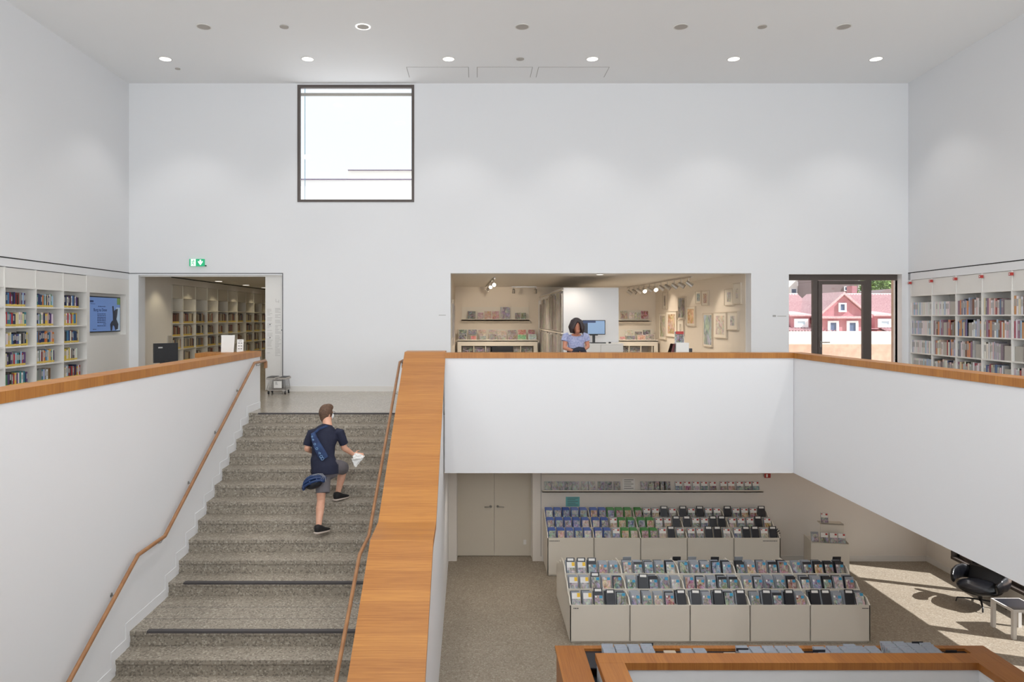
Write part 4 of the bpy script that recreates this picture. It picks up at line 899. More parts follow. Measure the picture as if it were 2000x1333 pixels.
for v, c, n in (((175, 350, 700, 820), (50, 54, 60), 'dark'), ((440, 560, 740, 820), (206, 64, 40), 'bright red'), ((630, 770, 740, 820), (120, 130, 120), 'grey-green'), ((835, 1000, 700, 820), (70, 50, 46), 'dark brown'), ((1040, 1220, 720, 820), (130, 110, 90), 'brown'), ((1250, 1440, 710, 820), (120, 90, 50), 'golden brown'), ((1460, 1640, 710, 820), (50, 170, 80), 'bright green'), ((1690, 1865, 700, 820), (160, 184, 190), 'pale blue')):
    sleeve(*Z6(v), 21.5, c, '%s sleeve in the front row of the left art room cabinet' % n, 'sleeves in the left cabinet', lean=10)
Z4 = lambda v: (1170 + v[0] / 6.452, 1170 + v[1] / 6.452, 520 + v[2] / 6.452, 520 + v[3] / 6.452)
for v, c, n in (((270, 360, 565, 668), (140, 110, 80), 'brown patterned'), ((375, 445, 580, 668), (200, 184, 170), 'cream'), ((450, 528, 585, 668), (150, 150, 120), 'green-grey'), ((530, 622, 563, 668), (146, 40, 32), 'deep red')):
    sleeve(*Z4(v), YW - 0.16, c, '%s sleeve standing on the right art room ledge' % n, 'sleeves on the right ledge')
for v, c, n in (((330, 430, 810, 880), (196, 190, 160), 'cream and black'), ((450, 545, 825, 880), (90, 70, 60), 'brown-topped'), ((552, 650, 805, 870), (50, 48, 52), 'black')):
    sleeve(*Z4(v), 21.74, c, '%s sleeve in the back row of the right art room cabinet' % n, 'sleeves in the right cabinet', lean=10)
for v, c, n in (((262, 332, 890, 932), (170, 70, 66), 'red'), ((350, 455, 878, 932), (70, 66, 74), 'dark grey'), ((485, 585, 868, 932), (214, 150, 120), 'salmon'), ((592, 695, 860, 932), (140, 120, 110), 'brown')):
    sleeve(*Z4(v), 21.5, c, '%s sleeve in the front row of the right art room cabinet' % n, 'sleeves in the right cabinet', lean=10)
def ledge(x0, x1, y0, y1, lab):
    Y = YW - 0.2; a, b = PX(x0, Y), PX(x1, Y); z0, z1 = PZ(y1, Y), PZ(y0, Y)
    g = empty('wall_ledge', ((a + b) / 2, YW, z0), 0, lab, 'shelf')
    MB().box(a, b, YW - 0.03, YW - 0.001, z0, z1).build('back_board', 'lamw', g, world=True); MB().box(a, b, Y, YW - 0.03, z0, z0 + 0.035).box(a, b, Y, Y + 0.012, z0, z0 + 0.05).build('shelf', 'lamw', g, world=True)
ledge(901.6, 1034, 600, 627, 'long white ledge with sleeves on the far wall, left of the box'); ledge(1200, 1268, 606, 628.5, 'white ledge with sleeves on the far wall, right of the box')
def cabinet(x0, x1, xs, lab):
    Y = 21.45; a, b = PX(x0, Y), PX(x1, Y); g = empty('cabinet', ((a + b) / 2, 21.7, 0), 0, lab, 'cabinet')
    zt = PZ(664, Y); zn = PZ(676, Y)
    MB().box(a, b, Y, Y + 0.03, zn, zt).box(a, a + 0.12, Y, Y + 0.03, 0, zn).box(b - 0.12, b, Y, Y + 0.03, 0, zn).box(a, b, YW - 0.04, YW - 0.01, 0, zt + 0.32).box(a, b, Y, YW - 0.04, zt - 0.06, zt - 0.03).build('tray', 'lamw', g, world=True)
    MB().box(a, b, Y + 0.035, YW - 0.045, 0, 0.1).box(a, a + 0.12, Y + 0.035, YW - 0.045, 0.1, zt - 0.065).box(b - 0.12, b, Y + 0.035, YW - 0.045, 0.1, zt - 0.065).build('body', 'lamw', g, world=True)
    MB().box(a + 0.12, b - 0.12, YW - 0.06, YW - 0.05, 0.1, zn).build('back_panel', 'lampoff', g, world=True)
    for x in xs: MB().box(PX(x, Y) - 0.012, PX(x, Y) + 0.012, Y + 0.01, YW - 0.05, 0.1, zn).build('divider', 'lamw', g, world=True)
cabinet(893.5, 1050, (925.5, 948.5, 960, 1017), 'long white cabinet with sleeves in the left part of the art room'); cabinet(1195, 1285, (1229, 1252, 1274), 'white cabinet with sleeves right of the box in the art room')
for i, (x0, x1, c) in enumerate(((904, 924, (70, 62, 66)), (927, 947, (84, 76, 78)), (950, 957, (90, 84, 80)), (1003, 1015, (120, 116, 110)), (1019, 1039, (74, 66, 70)))):
    sleeve(x0, x1, 679, 692, 21.55, c, 'dark picture sleeve in the %s niche of the left art room cabinet' % ORD[i], 'sleeves in the cabinet niches', lean=2)
for i, (x0, x1, c) in enumerate(((1212, 1227, (80, 66, 66)), (1231, 1250, (110, 106, 104)))): sleeve(x0, x1, 679, 692, 21.55, c, 'dark picture sleeve in the %s niche of the right art room cabinet' % ORD[i], 'sleeves in the cabinet niches', lean=2)
o = MB().box(PX(958, 21.5), PX(1002, 21.5), 21.46, 21.5, PZ(695, 21.5), PZ(676.5, 21.5)).build('monitor', 'plastic'); tag(o, 'black flat box set in the middle of the left art room cabinet', 'monitor')
# white door at the far wall
dd = empty('door_4', (PX(1058, 21.95), YW, 0), 0, 'narrow white door beside the picture rack in the art room', 'door', None, 'structure')
MB().box(-0.1, 0.15, -0.05, 0, 0, 2.1).build('door_leaf', 'lam', dd); MB().cyl((-0.03, -0.1, 1.05), (-0.03, -0.05, 1.05), 0.02).cyl((-0.03, -0.1, 1.05), (0.1, -0.1, 1.05), 0.01).build('door_handle', 'steel', dd)
# rack with framed pictures along the side of the box
pr = empty('picture_rack', (1.98, 19.1, 0), 0, 'tall rack of upright framed pictures along the left side of the white box', 'picture rack')
MB().box(1.96, 2.018, 16.2, 21.95, 0, 0.1).box(1.97, 2.018, 16.2, 21.95, 1.19, 1.22).box(1.98, 2.018, 16.2, 21.95, 2.19, 2.21).build('rail', 'lamw', pr, world=True)
GP = [(150, 142, 130), (128, 120, 112), (168, 160, 148), (110, 104, 98), (90, 62, 54), (180, 172, 160), (140, 132, 122), (60, 58, 58)]
y = 16.22; i = 0
while y < 21.8:
    w_ = rnd.uniform(0.22, 0.42); c = rnd.choice(GP); 
    for (za, zb) in ((1.24, rnd.uniform(1.95, 2.17)), (0.12, rnd.uniform(1.12, 1.175))):
        i += 1; o = MB().box(-0.03, 0.0, 0, w_ - 0.02, 0, zb - za, 0).box(-0.032, -0.03, 0.02, w_ - 0.04, 0.02, zb - za - 0.02, 1).build('framed_picture', ['lampoff', 'artfine']); o.location = (2.01, y, za); o.color = lin(c)
        tag(o, '%s upright framed picture in the rack, %s %s from the front' % ({0: 'grey', 4: 'brown', 7: 'black'}.get(GP.index(c), 'beige-grey'), 'upper row,' if za > 1 else 'lower row,', ORD[(i - 1) // 2]), 'picture', 'pictures stored in the rack')
    y += w_
# framed pictures on the right wall
FR = [((815, 330, 867, 545), (170, 150, 130), 'narrow pale print, farthest of the upper row', 0.24), ((1010, 392, 1102, 665), (96, 90, 88), 'tall grey photograph of thin trees', 0.03), ((1110, 508, 1227, 757), (226, 170, 90), 'print with yellow and red figures', 0.14),
      ((1230, 315, 1302, 475), (110, 130, 136), 'small blue-grey print in a white frame', 0.2), ((1310, 312, 1392, 502), (206, 160, 120), 'small print with orange-red shape', 0.2), ((1597, 285, 1708, 497), (180, 172, 160), 'white-framed drawing with black birds', 0.25), ((1708, 213, 1805, 480), (220, 204, 190), 'pale narrow framed drawing nearest the room opening', 0.32),
      ((770, 593, 856, 926), (180, 170, 140), 'tall picture with a thin dark figure, lower row', 0.12), ((858, 568, 990, 892), (190, 140, 90), 'brown leafy picture in a cream frame', 0.14), ((1000, 680, 1078, 880), (200, 184, 160), 'small framed picture with a dark leaf', 0.3),
      ((1325, 592, 1441, 1018), (146, 170, 166), 'tall picture of a standing person on pale teal', 0.06), ((1458, 582, 1622, 908), (208, 184, 168), 'large drawing of red-brown figures in a row', 0.15), ((1630, 573, 1764, 808), (190, 186, 184), 'white-framed picture with a small grey photograph', 0.28)]
M['mount'] = mat('cream_mount', (226, 218, 204), 0.7); M['ffr'] = mat('pale_wood_frame', (206, 194, 176), 0.5)
for (zx0, zy0, zx1, zy1), c, lab, mg in FR:
    x0, x1, y0, y1 = 1170 + zx0 / 6.452, 1170 + zx1 / 6.452, 520 + zy0 / 6.452, 520 + zy1 / 6.452
    Ya, Yb = 8546 / (x1 - 891.8), 8546 / (x0 - 891.8); Ym = 8546 / ((x0 + x1) / 2 - 891.8)
    Wd, z0, z1 = Yb - Ya, PZ(y1, Ym), PZ(y0, Ym); Hh = z1 - z0
    g = empty('framed_picture', (XA(Ym) - 0.001, Ym, z0), -R(90) + math.atan(0.028), lab + ', art room wall', 'picture', 'framed pictures on the art room side wall')
    ft = 0.018
    MB().box(-Wd / 2, Wd / 2, -0.045, 0, 0, ft).box(-Wd / 2, Wd / 2, -0.045, 0, Hh - ft, Hh).box(-Wd / 2, -Wd / 2 + ft, -0.045, 0, ft, Hh - ft).box(Wd / 2 - ft, Wd / 2, -0.045, 0, ft, Hh - ft).build('frame', 'ffr', g)
    MB().box(-Wd / 2 + ft, Wd / 2 - ft, -0.03, 0, ft, Hh - ft).build('mount', 'mount', g)
    mw, mh = mg * Wd, mg * Hh * 0.7
    o = MB().box(-Wd / 2 + ft + mw, Wd / 2 - ft - mw, -0.032, -0.03, ft + mh, Hh - ft - mh).build('print', 'artfine', g); o.color = lin(c)
for i, (Y, w_, z0, z1, c) in enumerate(((15.7, 0.5, 1.1, 1.9, (120, 130, 150)), (17.0, 0.6, 0.9, 2.0, (150, 150, 160)), (18.6, 0.6, 1.0, 1.9, (170, 160, 150)))):
    g = empty('framed_picture', (-0.553 - 0.017 * (Y - 15.15), Y, z0), R(90), 'framed picture on the left side wall of the art room, %s from the opening' % ORD[i], 'picture', 'pictures on the left side wall')
    MB().box(-w_ / 2, w_ / 2, -0.04, 0.02, 0, z1 - z0).build('frame', 'ffr', g); o = MB().box(-w_ / 2 + 0.03, w_ / 2 - 0.03, -0.042, -0.04, 0.03, z1 - z0 - 0.03).build('print', 'artfine', g); o.color = lin(c)
# spot tracks
M['spotl'] = mat('spot_lens', (255, 250, 235), 0.4, emit=(255, 244, 222), es=14); M['chrome'] = mat('spot_metal', (190, 184, 176), 0.3, metal=0.6)
def spot(x, y, aim, lit, lab, grp_, sc=1.0):
    g = empty('track_spotlight', (x, y, ZA - 0.03), 0, lab, 'spotlight', grp_); g.scale = (sc,) * 3
    MB().cyl((0, 0, -0.09), (0, 0, 0), 0.008, n=8).build('stem', 'chrome', g)
    a = Vector(aim).normalized(); p0 = Vector((0, 0, -0.12)) - a * 0.06
    h = MB().cyl(p0, p0 + a * 0.13, 0.036, 0.048, n=14).build('lamp_head', 'chrome', g, smooth=False)
    MB().cyl(p0 + a * 0.13, p0 + a * 0.132, 0.042, n=14).build('lens', 'spotl' if lit else 'lampoff', h)
    return g
def track(p, q, lab):
    mb = MB(); n = (Vector(q) - Vector(p)).normalized().cross(Vector((0, 0, 1))) * 0.017; a, b = Vector(p), Vector(q); dn = Vector((0, 0, -0.03)); a.z -= 0.012; b.z -= 0.012
    mb.hexa([a - n + dn, a + n + dn, b + n + dn, b - n + dn, a - n, a + n, b + n, b - n]); o = mb.build('light_track', 'chrome', fix=True); tag(o, lab, 'light track')
track((0.44, 16.6, ZA), (0.30, 21.2, ZA), 'ceiling light track on the left of the art room'); track((PX(999, 21.4), 21.4, ZA), (PX(1048, 21.4), 21.4, ZA), 'short ceiling light track at the far wall'); track((4.96, 16.1, ZA), (4.72, 21.8, ZA), 'long ceiling light track along the picture wall')
for i, (y_, lit, aim) in enumerate(((17.0, True, (0.1, -1, -0.35)), (18.2, True, (-0.3, -1, -0.4)), (19.6, False, (-0.5, 0.4, -0.6)), (20.8, False, (0.6, 0.3, -0.6)))): spot(0.44 - 0.03 * (y_ - 16.6), y_, aim, lit, '%strack spotlight, %s on the left track' % ('glaring ' if lit else '', ORD[i]), 'spots on the left track')
for i, px in enumerate((1003, 1046)): spot(PX(px, 21.4), 21.4, (0, 0.4, -0.8), False, 'small spotlight at the %s end of the short far track' % ('left', 'right')[i], 'spots on the far track')
for i in range(11):
    y_ = 16.25 + i * 0.53; lit = i in (5, 7); spot(4.95 - 0.042 * (y_ - 16.1), y_, (0.75, -0.1 - 0.3 * (i % 2), -0.55) if not lit else (0.1, -1, -0.5), lit, '%strack spotlight over the picture wall, %s from the opening' % ('lit ' if lit else '', ORD[i]), 'spots on the picture wall track', 1.25)
for y_, pw in ((16.6, 26), (18.4, 26), (20.4, 26)): light('SPOT', 'track_beam', (4.85, y_, 2.38), pw, (1.0, 0.86, 0.70), aim=(5.8, y_ - 0.3, 1.45), spot_size=R(75), spot_blend=0.7, shadow_soft_size=0.05)
light('SPOT', 'track_beam', (0.4, 19.8, 2.35), 40, (1.0, 0.86, 0.70), aim=(0.6, 22, 1.3), spot_size=R(90), spot_blend=0.7, shadow_soft_size=0.05)
light('SPOT', 'cube_beam', (2.75, 15.55, 2.49), 7, (1.0, 0.95, 0.88), spot_size=R(80), spot_blend=0.6, shadow_soft_size=0.05)
downlight(2.75, 15.55, ZA, 'on', 'small round downlight in front of the white box in the art room', None, 0, size=0.7)
# service desk with computer in front of the box
g = empty('service_desk', (2.86, 15.85, 0), 0, 'white service desk in front of the white box', 'desk')
MB().box(-0.43, 0.43, -0.25, 0.33, 0.955, 0.99).build('desk_top', 'lam', g, bevel=0.003)
for a, b in ((-0.42, -0.08), (-0.074, 0.42)): MB().box(a, b, -0.24, -0.22, 0.05, 0.955).build('front_panel', 'lam', g)
MB().box(-0.42, 0.42, -0.22, 0.32, 0.0, 0.955).build('body', 'lamw', g)
def monitor(loc, rz, w_, h_, label, scr, zs=0.12):
    g = empty('monitor', loc, rz, label, 'monitor')
    MB().box(-w_ / 2, w_ / 2, 0, 0.03, zs, zs + h_).build('housing', 'plastic', g, bevel=0.004)
    if scr:
        s_ = MB().box(-w_ / 2 + 0.012, w_ / 2 - 0.012, -0.002, 0, zs + 0.014, zs + h_ - 0.012).build('display', 'scrd' if scr == 1 else 'scrp', g)
        if scr == 1:
            MB().box(-w_ / 2 + 0.012, w_ / 2 - 0.1, -0.003, -0.002, zs + h_ - 0.075, zs + h_ - 0.012).build('title_bar', 'scrt', s_)
            MB().box(-w_ / 2 + 0.12, w_ / 2 - 0.016, -0.004, -0.002, zs + 0.018, zs + h_ - 0.06).box(w_ / 2 - 0.22, w_ / 2 - 0.02, -0.004, -0.002, zs + h_ - 0.06, zs + h_ - 0.016).build('open_window', 'scrw', s_)
    MB().box(-0.03, 0.03, 0.01, 0.045, 0, zs + 0.03).box(-0.12, 0.12, -0.08, 0.12, 0, 0.012).box(-0.09, 0.09, 0.0, 0.04, zs - 0.02, zs).build('stand', 'plastic', g)
    return g
M['scrw'] = mat('screen_window', (130, 158, 192), 0.4, emit=(140, 170, 205), es=0.3)
monitor((PX(1160, 15.85), 15.85, 0.99), 0, 0.52, 0.33, 'computer monitor on the service desk behind the woman, pale blue window open', 1, 0.19)
o = MB().box(-0.17, 0.17, -0.06, 0.06, 0, 0.02).build('keyboard', 'plastic', bevel=0.004); o.location = (PX(1168, 15.68), 15.68, 0.99); tag(o, 'black keyboard on the white service desk', 'keyboard')
mb = MB(); mb.ell((0, 0, 0.012), (0.03, 0.05, 0.02)); o = mb.build('computer_mouse', 'plastic', smooth=True); o.location = (PX(1191, 15.68), 15.68, 0.994); tag(o, 'black computer mouse beside the keyboard', 'mouse')
# catalogue table behind the parapet
g = empty('display_table', (PX(1332, 12.75), 12.75, 0), 0, 'small white display table behind the far parapet, holding catalogues', 'table')
MB().box(-0.3, 0.3, -0.25, 0.25, 0.80, 0.84).build('table_top', 'lam', g)
for a in (-0.28, 0.24):
    for b in (-0.23, 0.19): MB().box(a, a + 0.04, b, b + 0.04, 0, 0.8).build('leg', 'lam', g)
ry = 12.68
g = MB().box(-0.115, 0.115, -0.05, 0.1, 0, PZ(670, ry) - 0.84).build('sign_box', 'lam'); g.location = (PX(1331.5, ry), ry, 0.84); tag(g, 'white sign box with a small grey title on the catalogue table', 'sign box')
mb = MB(); dashes(mb, -0.05, 0.06, 0.12, 0.1, 0.03, random.Random(2), y=-0.05); mb.build('print', 'ink', g)
sleeve(1318.5, 1336.5, 647.5, 670, ry, (70, 60, 70), 'dark catalogue with red top standing on the sign box', None, name='catalogue', t=0.03, cat='catalogue')
o = MB().box(-0.072, 0.072, -0.006, -0.002, 0.0, 0.05).build('red_band', 'red'); 
o.location = (PX(1327.5, ry), ry - 0.0, PZ(653, ry)); tag(o, 'red title band lying across the dark catalogue top', 'band')
for i, (x, rzz, c) in enumerate(((1312, 12, (110, 50, 56)), (1309, 16, (120, 70, 70)))):
    o = inst('catalogue', BR[0], (PX(x, ry) - 0.02, ry - 0.02, 0.84), (0, R(rzz), 0), (0.03, 0.2, 0.26), c, None, 'dark red catalogue leaning left beside the white sign box, %s one' % ('inner', 'outer')[i], 'catalogue', 'leaning catalogues')
o = MB().box(-0.03, 0.03, -0.04, 0.04, 0, 0.17).build('brochure_box', 'darkc'); o.location = (PX(1347.5, ry), ry, 0.84); tag(o, 'small dark box right of the white sign box', 'box')

# ================================================================== LEFT SERVICE DESK, TROLLEY
g = empty('service_desk', (-5.05, 11.6, 0), 0, 'white service desk half hidden behind the left parapet', 'desk')
MB().box(-0.5, 0.5, -0.4, 0.4, 0.69, 0.73).build('desk_top', 'lam', g); 
for a in (-0.48, 0.44): MB().box(a, a + 0.04, -0.38, 0.38, 0, 0.69).build('side_panel', 'lam', g)
mo = monitor((PX(323, 11.5), 11.5, 0.73), R(180 + 48), 0.40, 0.32, 'black computer monitor seen from behind above the left parapet', 0, 0.1)
MB().box(0.06, 0.13, 0.03, 0.033, 0.34, 0.36).build('maker_badge', 'inkl', mo)
g = empty('counter', (-4.5, 12.55, 0), 0, 'oak-topped counter end behind the left parapet', 'counter')
MB().box(PX(404, 12.85) + 4.5, 0.47, -0.25, 0.3, 0.86, 0.94).build('oak_top', 'oakX', g); MB().box(-0.42, 0.44, -0.22, 0.27, 0, 0.86).build('body', 'lam', g)
YS = 12.7
o = MB().prism([(-0.12, 0, 0), (0.11, 0, 0), (0.12, 0.03, 0.31), (-0.125, 0.03, 0.31)], (0, 0.012, 0)).build('sign_board', 'paper', fix=True); o.location = (PX(444.5, YS), YS, 0.94); tag(o, 'blank cream board standing on the oak counter end', 'board')
g = MB().box(-0.058, 0.058, 0, 0.01, 0, 0.235).build('leaflet_stand', 'paper'); g.location = (PX(470.5, YS), YS - 0.05, 0.94); g.rotation_euler = (-R(5), 0, 0); tag(g, 'small white leaflet stand with printed symbols on the oak counter', 'leaflet stand')
mb = MB()
for r_ in range(3):
    for c_ in range(2): mb.box(-0.036 + c_ * 0.044, -0.008 + c_ * 0.044, -0.002, 0, 0.06 + r_ * 0.05, 0.072 + r_ * 0.05)
mb.box(-0.03, 0.03, -0.002, 0, 0.205, 0.212); mb.build('print', 'ink', g)
o = MB().box(XL, XL + 0.03, 16.68, 16.86, PZ(673, 16.8), PZ(656, 16.8)).build('wall_panel', 'lampoff'); tag(o, 'grey control panel on the back room wall above the black monitor', 'panel')
tr = empty('book_trolley', (-4.07, 14.42, 0), 0, 'low book trolley with clear sides and black casters at the back wall', 'trolley')
MB().box(-0.18, 0.18, -0.15, 0.15, 0.075, 0.09).build('base', 'lampoff', tr)
mb = MB()
for s_ in (-1, 1): mb.hexa([(-0.18, s_ * 0.14 - 0.002, 0.09), (0.18, s_ * 0.14 - 0.002, 0.09), (0.18, s_ * 0.14 + 0.002, 0.09), (-0.18, s_ * 0.14 + 0.002, 0.09), (-0.14, s_ * 0.14 - 0.002, 0.30), (0.17, s_ * 0.14 - 0.002, 0.30), (0.17, s_ * 0.14 + 0.002, 0.30), (-0.14, s_ * 0.14 + 0.002, 0.30)])
mb.build('clear_side', 'plexi', tr)
mb = MB().cyl((-0.2, -0.15, 0.09), (-0.15, -0.15, 0.31), 0.006).cyl((0.19, -0.15, 0.09), (0.17, -0.15, 0.31), 0.006).cyl((-0.2, 0.15, 0.09), (-0.15, 0.15, 0.31), 0.006).cyl((0.19, 0.15, 0.09), (0.17, 0.15, 0.31), 0.006); mb.build('tube_frame', 'steel', tr, smooth=True)
nb = MB().box(-0.06, 0.10, -0.146, -0.143, 0.13, 0.27).build('notice', 'paper', tr); mb = MB(); dashes(mb, -0.03, 0.15, 0.255, 0.08, 0.022, random.Random(4), y=-0.1465); mb.build('print', 'inkl', nb)
for x0, x1 in ((-0.215, -0.02), (0.04, 0.21)):
    h = MB().box(x0, x1, -0.16, 0.16, 0.305, 0.345).build('handle_bar', 'lampoff', tr, bevel=0.006); MB().box(x0 + 0.02, x1 - 0.02, -0.162, 0.162, 0.345, 0.355).build('grip', 'plastic', h)
for x in (-0.17, 0.17):
    for y in (-0.13, 0.13):
        wv_ = MB().cyl((x - 0.012, y, 0.035), (x + 0.012, y, 0.035), 0.035, n=16).build('caster', 'plastic', tr, smooth=False); MB().box(x - 0.018, x + 0.018, y - 0.012, y + 0.012, 0.035, 0.08).build('fork', 'steel', wv_)

# ================================================================== OUTSIDE THE TERRACE DOOR AND THE TALL WINDOW
M['terr'] = mat('pale_paving', (214, 192, 172), 0.8, vary=(3, (196, 172, 150))); M['white_out'] = mat('white_render_outside', (236, 234, 230), 0.8)
M['pink'] = mat('pink_render', (180, 126, 134), 0.85, vary=(2, (190, 138, 144))); M['tile'] = mat('clay_tiles', (196, 158, 162), 0.85, vary=(9, (214, 184, 186))); M['slate'] = mat('grey_slates', (108, 98, 116), 0.8)
M['winw'] = mat('white_window_frame', (236, 238, 242), 0.6); M['wing'] = mat('window_glass_dark', (96, 112, 140), 0.2); M['winb'] = mat('drawn_blind', (196, 216, 226), 0.4); M['bgray'] = mat('brown_cladding', (134, 120, 122), 0.8); M['leaf'] = mat('leaves', (112, 142, 76), 0.7, vary=(5, (140, 168, 96)))
S('ground', MB().box(6.64, 30, 15.25, 20.2, -0.25, -0.05), 'terr', 'pale terrace paving outside the glass door')
S('wall_terrace', MB().box(6.3, 24, 19.2, 19.5, -0.25, PZ(673, 19.2)), 'brick', 'low sandy wall at the edge of the terrace')
S('wall_terrace', MB().box(6.3, 26, 20.5, 20.8, -4, PZ(648, 20.5)), 'white_out', 'bright white wall behind the terrace')
S('ground', MB().box(-60, 120, 20.8, 140, -6.2, -6.0), 'terr', 'street level ground beyond the terrace')
b_ = MB().box(-14, PX(1000, 30), 30, 34, -6, PZ(351, 30)).build('building', 'white_out'); tag(b_, 'flat white building top seen at the bottom of the tall window', 'building'); MB().box(-14, PX(1000, 30), 29.9, 30, PZ(351, 30) - 0.02, PZ(351, 30) + 0.02).build('coping', 'slate', b_)
b_ = MB().box(PX(680, 36), 3, 36, 39, -6, PZ(333, 36)).build('building', 'white_out'); tag(b_, 'farther white roof storey in the right half of the tall window', 'building'); MB().box(PX(680, 36), 3, 35.9, 36, PZ(333, 36) - 0.02, PZ(333, 36) + 0.02).build('coping', 'slate', b_)
def roof(mb, x0, x1, Y0, z0, Y1, z1, step=0.24, m=0):
    n = int((x1 - x0) / (step / 2)); e = Vector((0, Y1 - Y0, z1 - z0)).normalized(); up = Vector((0, -e.z, e.y)); vs = []
    for i in range(n + 1):
        x = x0 + i * step / 2; o_ = up * (0.11 if i % 2 else 0.0); vs += [Vector((x, Y0, z0)) + o_, Vector((x, Y1, z1)) + o_]
    mb.add(vs, [(2 * i, 2 * i + 2, 2 * i + 3, 2 * i + 1) for i in range(n)], m)
    mb.add([(x0, Y0, z0 - 0.15), (x1, Y0, z0 - 0.15), (x1, Y1, z1 - 0.15), (x0, Y1, z1 - 0.15)], [(0, 3, 2, 1)], m)
def window(parent, Y, x0, x1, y0, y1, gm='wing', dep=0.12, fr=0.22):
    a, b, c, d_ = PX(x0, Y), PX(x1, Y), PZ(y1, Y), PZ(y0, Y); f = (b - a) * fr
    w_ = MB().box(a, a + f, Y - dep, Y, c, d_).box(b - f, b, Y - dep, Y, c, d_).box(a + f, b - f, Y - dep, Y, d_ - f * 0.8, d_).box(a + f, b - f, Y - dep, Y, c, c + f).build('window_frame', 'winw', parent); w_.location = -parent.location
    MB().box(a + f, b - f, Y - dep * 0.5, Y - dep * 0.4, c + f, d_ - f * 0.8).build('pane', gm, w_); return w_
def part(name, mb, m_, parent, **k): return mb.build(name, m_, parent, world=True, **k)
# red gabled house
YH = 55.0
hs = empty('house', (PX(1647, YH), YH, -6), 0, 'pink-red house with steep gable in the middle pane of the terrace door', 'house')
gx0, gx1, ax = PX(1600, YH), PX(1696, YH), PX(1647, YH); ze, za_ = PZ(619, YH), PZ(577, YH)
part('wall', MB().prism([(gx0, YH, -6), (gx1, YH, -6), (gx1, YH, ze), (ax, YH, za_), (gx0, YH, ze)], (0, 6, 0)), 'pink', hs, fix=True)
part('verge', MB().prism([(gx0 - 0.2, YH - 0.2, ze - 0.1), (ax, YH - 0.2, za_ + 0.05), (gx1 + 0.2, YH - 0.2, ze - 0.1), (gx1 + 0.2, YH - 0.2, ze + 0.1), (ax, YH - 0.2, za_ + 0.28), (gx0 - 0.2, YH - 0.2, ze + 0.1)], (0, 6.3, 0)), 'tile', hs, fix=True)
part('cornice', MB().box(gx0 - 0.1, gx1 + 0.1, YH - 0.25, YH, PZ(622.5, YH), PZ(618, YH)), 'tile', hs)
window(hs, YH, 1637, 1652, 592, 610); window(hs, YH, 1616, 1637, 627, 652); window(hs, YH, 1653, 1675, 627, 652)
# tiled roofs left and right with dormers
for (xa, xb, lab, dx0_, dx1_, xr) in ((1500, 1600, 'pink tiled roof with dormer seen through the left pane of the terrace door', 1550.5, 1577.5, 0), (1690, 1800, 'pink tiled roof with dormer seen through the right pane of the terrace door', 1713.5, 1741, 0)):
    Y0, Y1 = 56.0, 62.0; a, b = PX(xa, 58), PX(xb, 58)
    h_ = empty('house', ((a + b) / 2, Y0, -6), 0, lab, 'house')
    mb = MB(); roof(mb, a, b, Y0, PZ(640, Y0), Y1, PZ(575, Y1)); part('roof', mb, 'tile', h_)
    part('ridge', MB().box(a, b, Y1 - 0.15, Y1 + 0.15, PZ(575, Y1) - 0.1, PZ(573.5, Y1)), 'winw', h_)
    part('wall', MB().box(a, b, Y0 + 0.3, Y1 + 3, -6, PZ(645, Y0)), 'pink', h_)
    mb = MB(); roof(mb, a, b, Y0 - 1.2, PZ(648, Y0 - 1), Y0 + 0.2, PZ(640, Y0)); part('eaves', mb, 'tile', h_)
    YD = Y0 - 0.2; p0, p1 = PX(dx0_ - 5, YD), PX(dx1_ + 4, YD); part('dormer', MB().box(p0, p1, YD, YD + 3, PZ(642, YD), PZ(616, YD)), 'pink', h_)
    part('dormer_roof', MB().prism([(p0 - 0.2, YD - 0.2, PZ(618, YD)), (p1 + 0.2, YD - 0.2, PZ(618, YD)), (p1 - 0.4, YD + 2, PZ(611, YD)), (p0 + 0.4, YD + 2, PZ(611, YD))], (0, 0, 0.12)), 'tile', h_, fix=True)
    window(h_, YD, dx0_, dx1_, 623, 640, 'winb')
h_ = empty('house', (PX(1625, 60), 60, -6), 0, 'grey slate roof slope left behind the pink gable', 'house'); part('roof', MB().prism([(PX(1600, 57), 57, PZ(618, 57)), (PX(1646, 57), 57, PZ(618, 57)), (PX(1648, 62), 62, PZ(577, 62)), (PX(1600, 62), 62, PZ(577, 62))], (0, 0, -0.15)), 'slate', h_, fix=True); part('ridge', MB().box(PX(1598, 62), PX(1648, 62), 61.9, 62.2, PZ(578, 62), PZ(575, 62)), 'winw', h_)
# background blocks, chimney, tree
h_ = empty('apartment_building', (PX(1640, 75), 75, -6), 0, 'brown-grey building behind the pink gable', 'building'); part('wall', MB().box(PX(1600, 75), PX(1676, 75), 75, 83, -6, PZ(540, 75)), 'bgray', h_); window(h_, 75, 1648, 1655, 560, 569)
part('chimney', MB().box(PX(1664, 70), PX(1674, 70), 70, 71, -6, PZ(559, 70)), 'pink', h_)
h_ = empty('apartment_building', (PX(1555, 80), 80, -6), 0, 'white and glass apartment building behind the left tiled roof', 'building'); part('wall', MB().box(PX(1480, 80), PX(1583, 80), 80, 90, -6, PZ(546, 80)), 'white_out', h_)
for a, b, c, d_ in ((1557, 1568, 551, 559), (1544, 1556, 564, 574), (1562, 1569, 561, 574), (1571, 1580, 561, 574)): window(h_, 80, a, b, c, d_, 'wing', fr=0.12)
part('side_wing', MB().box(PX(1570, 79), PX(1590, 79), 79, 80, -6, PZ(548, 79)), 'pink', h_)
h_ = empty('apartment_building', (PX(1684, 80), 80, -6), 0, 'narrow white building right of the brown one with glass bays', 'building'); part('wall', MB().box(PX(1676, 80), PX(1708, 80), 80, 88, -6, PZ(545, 80)), 'white_out', h_)
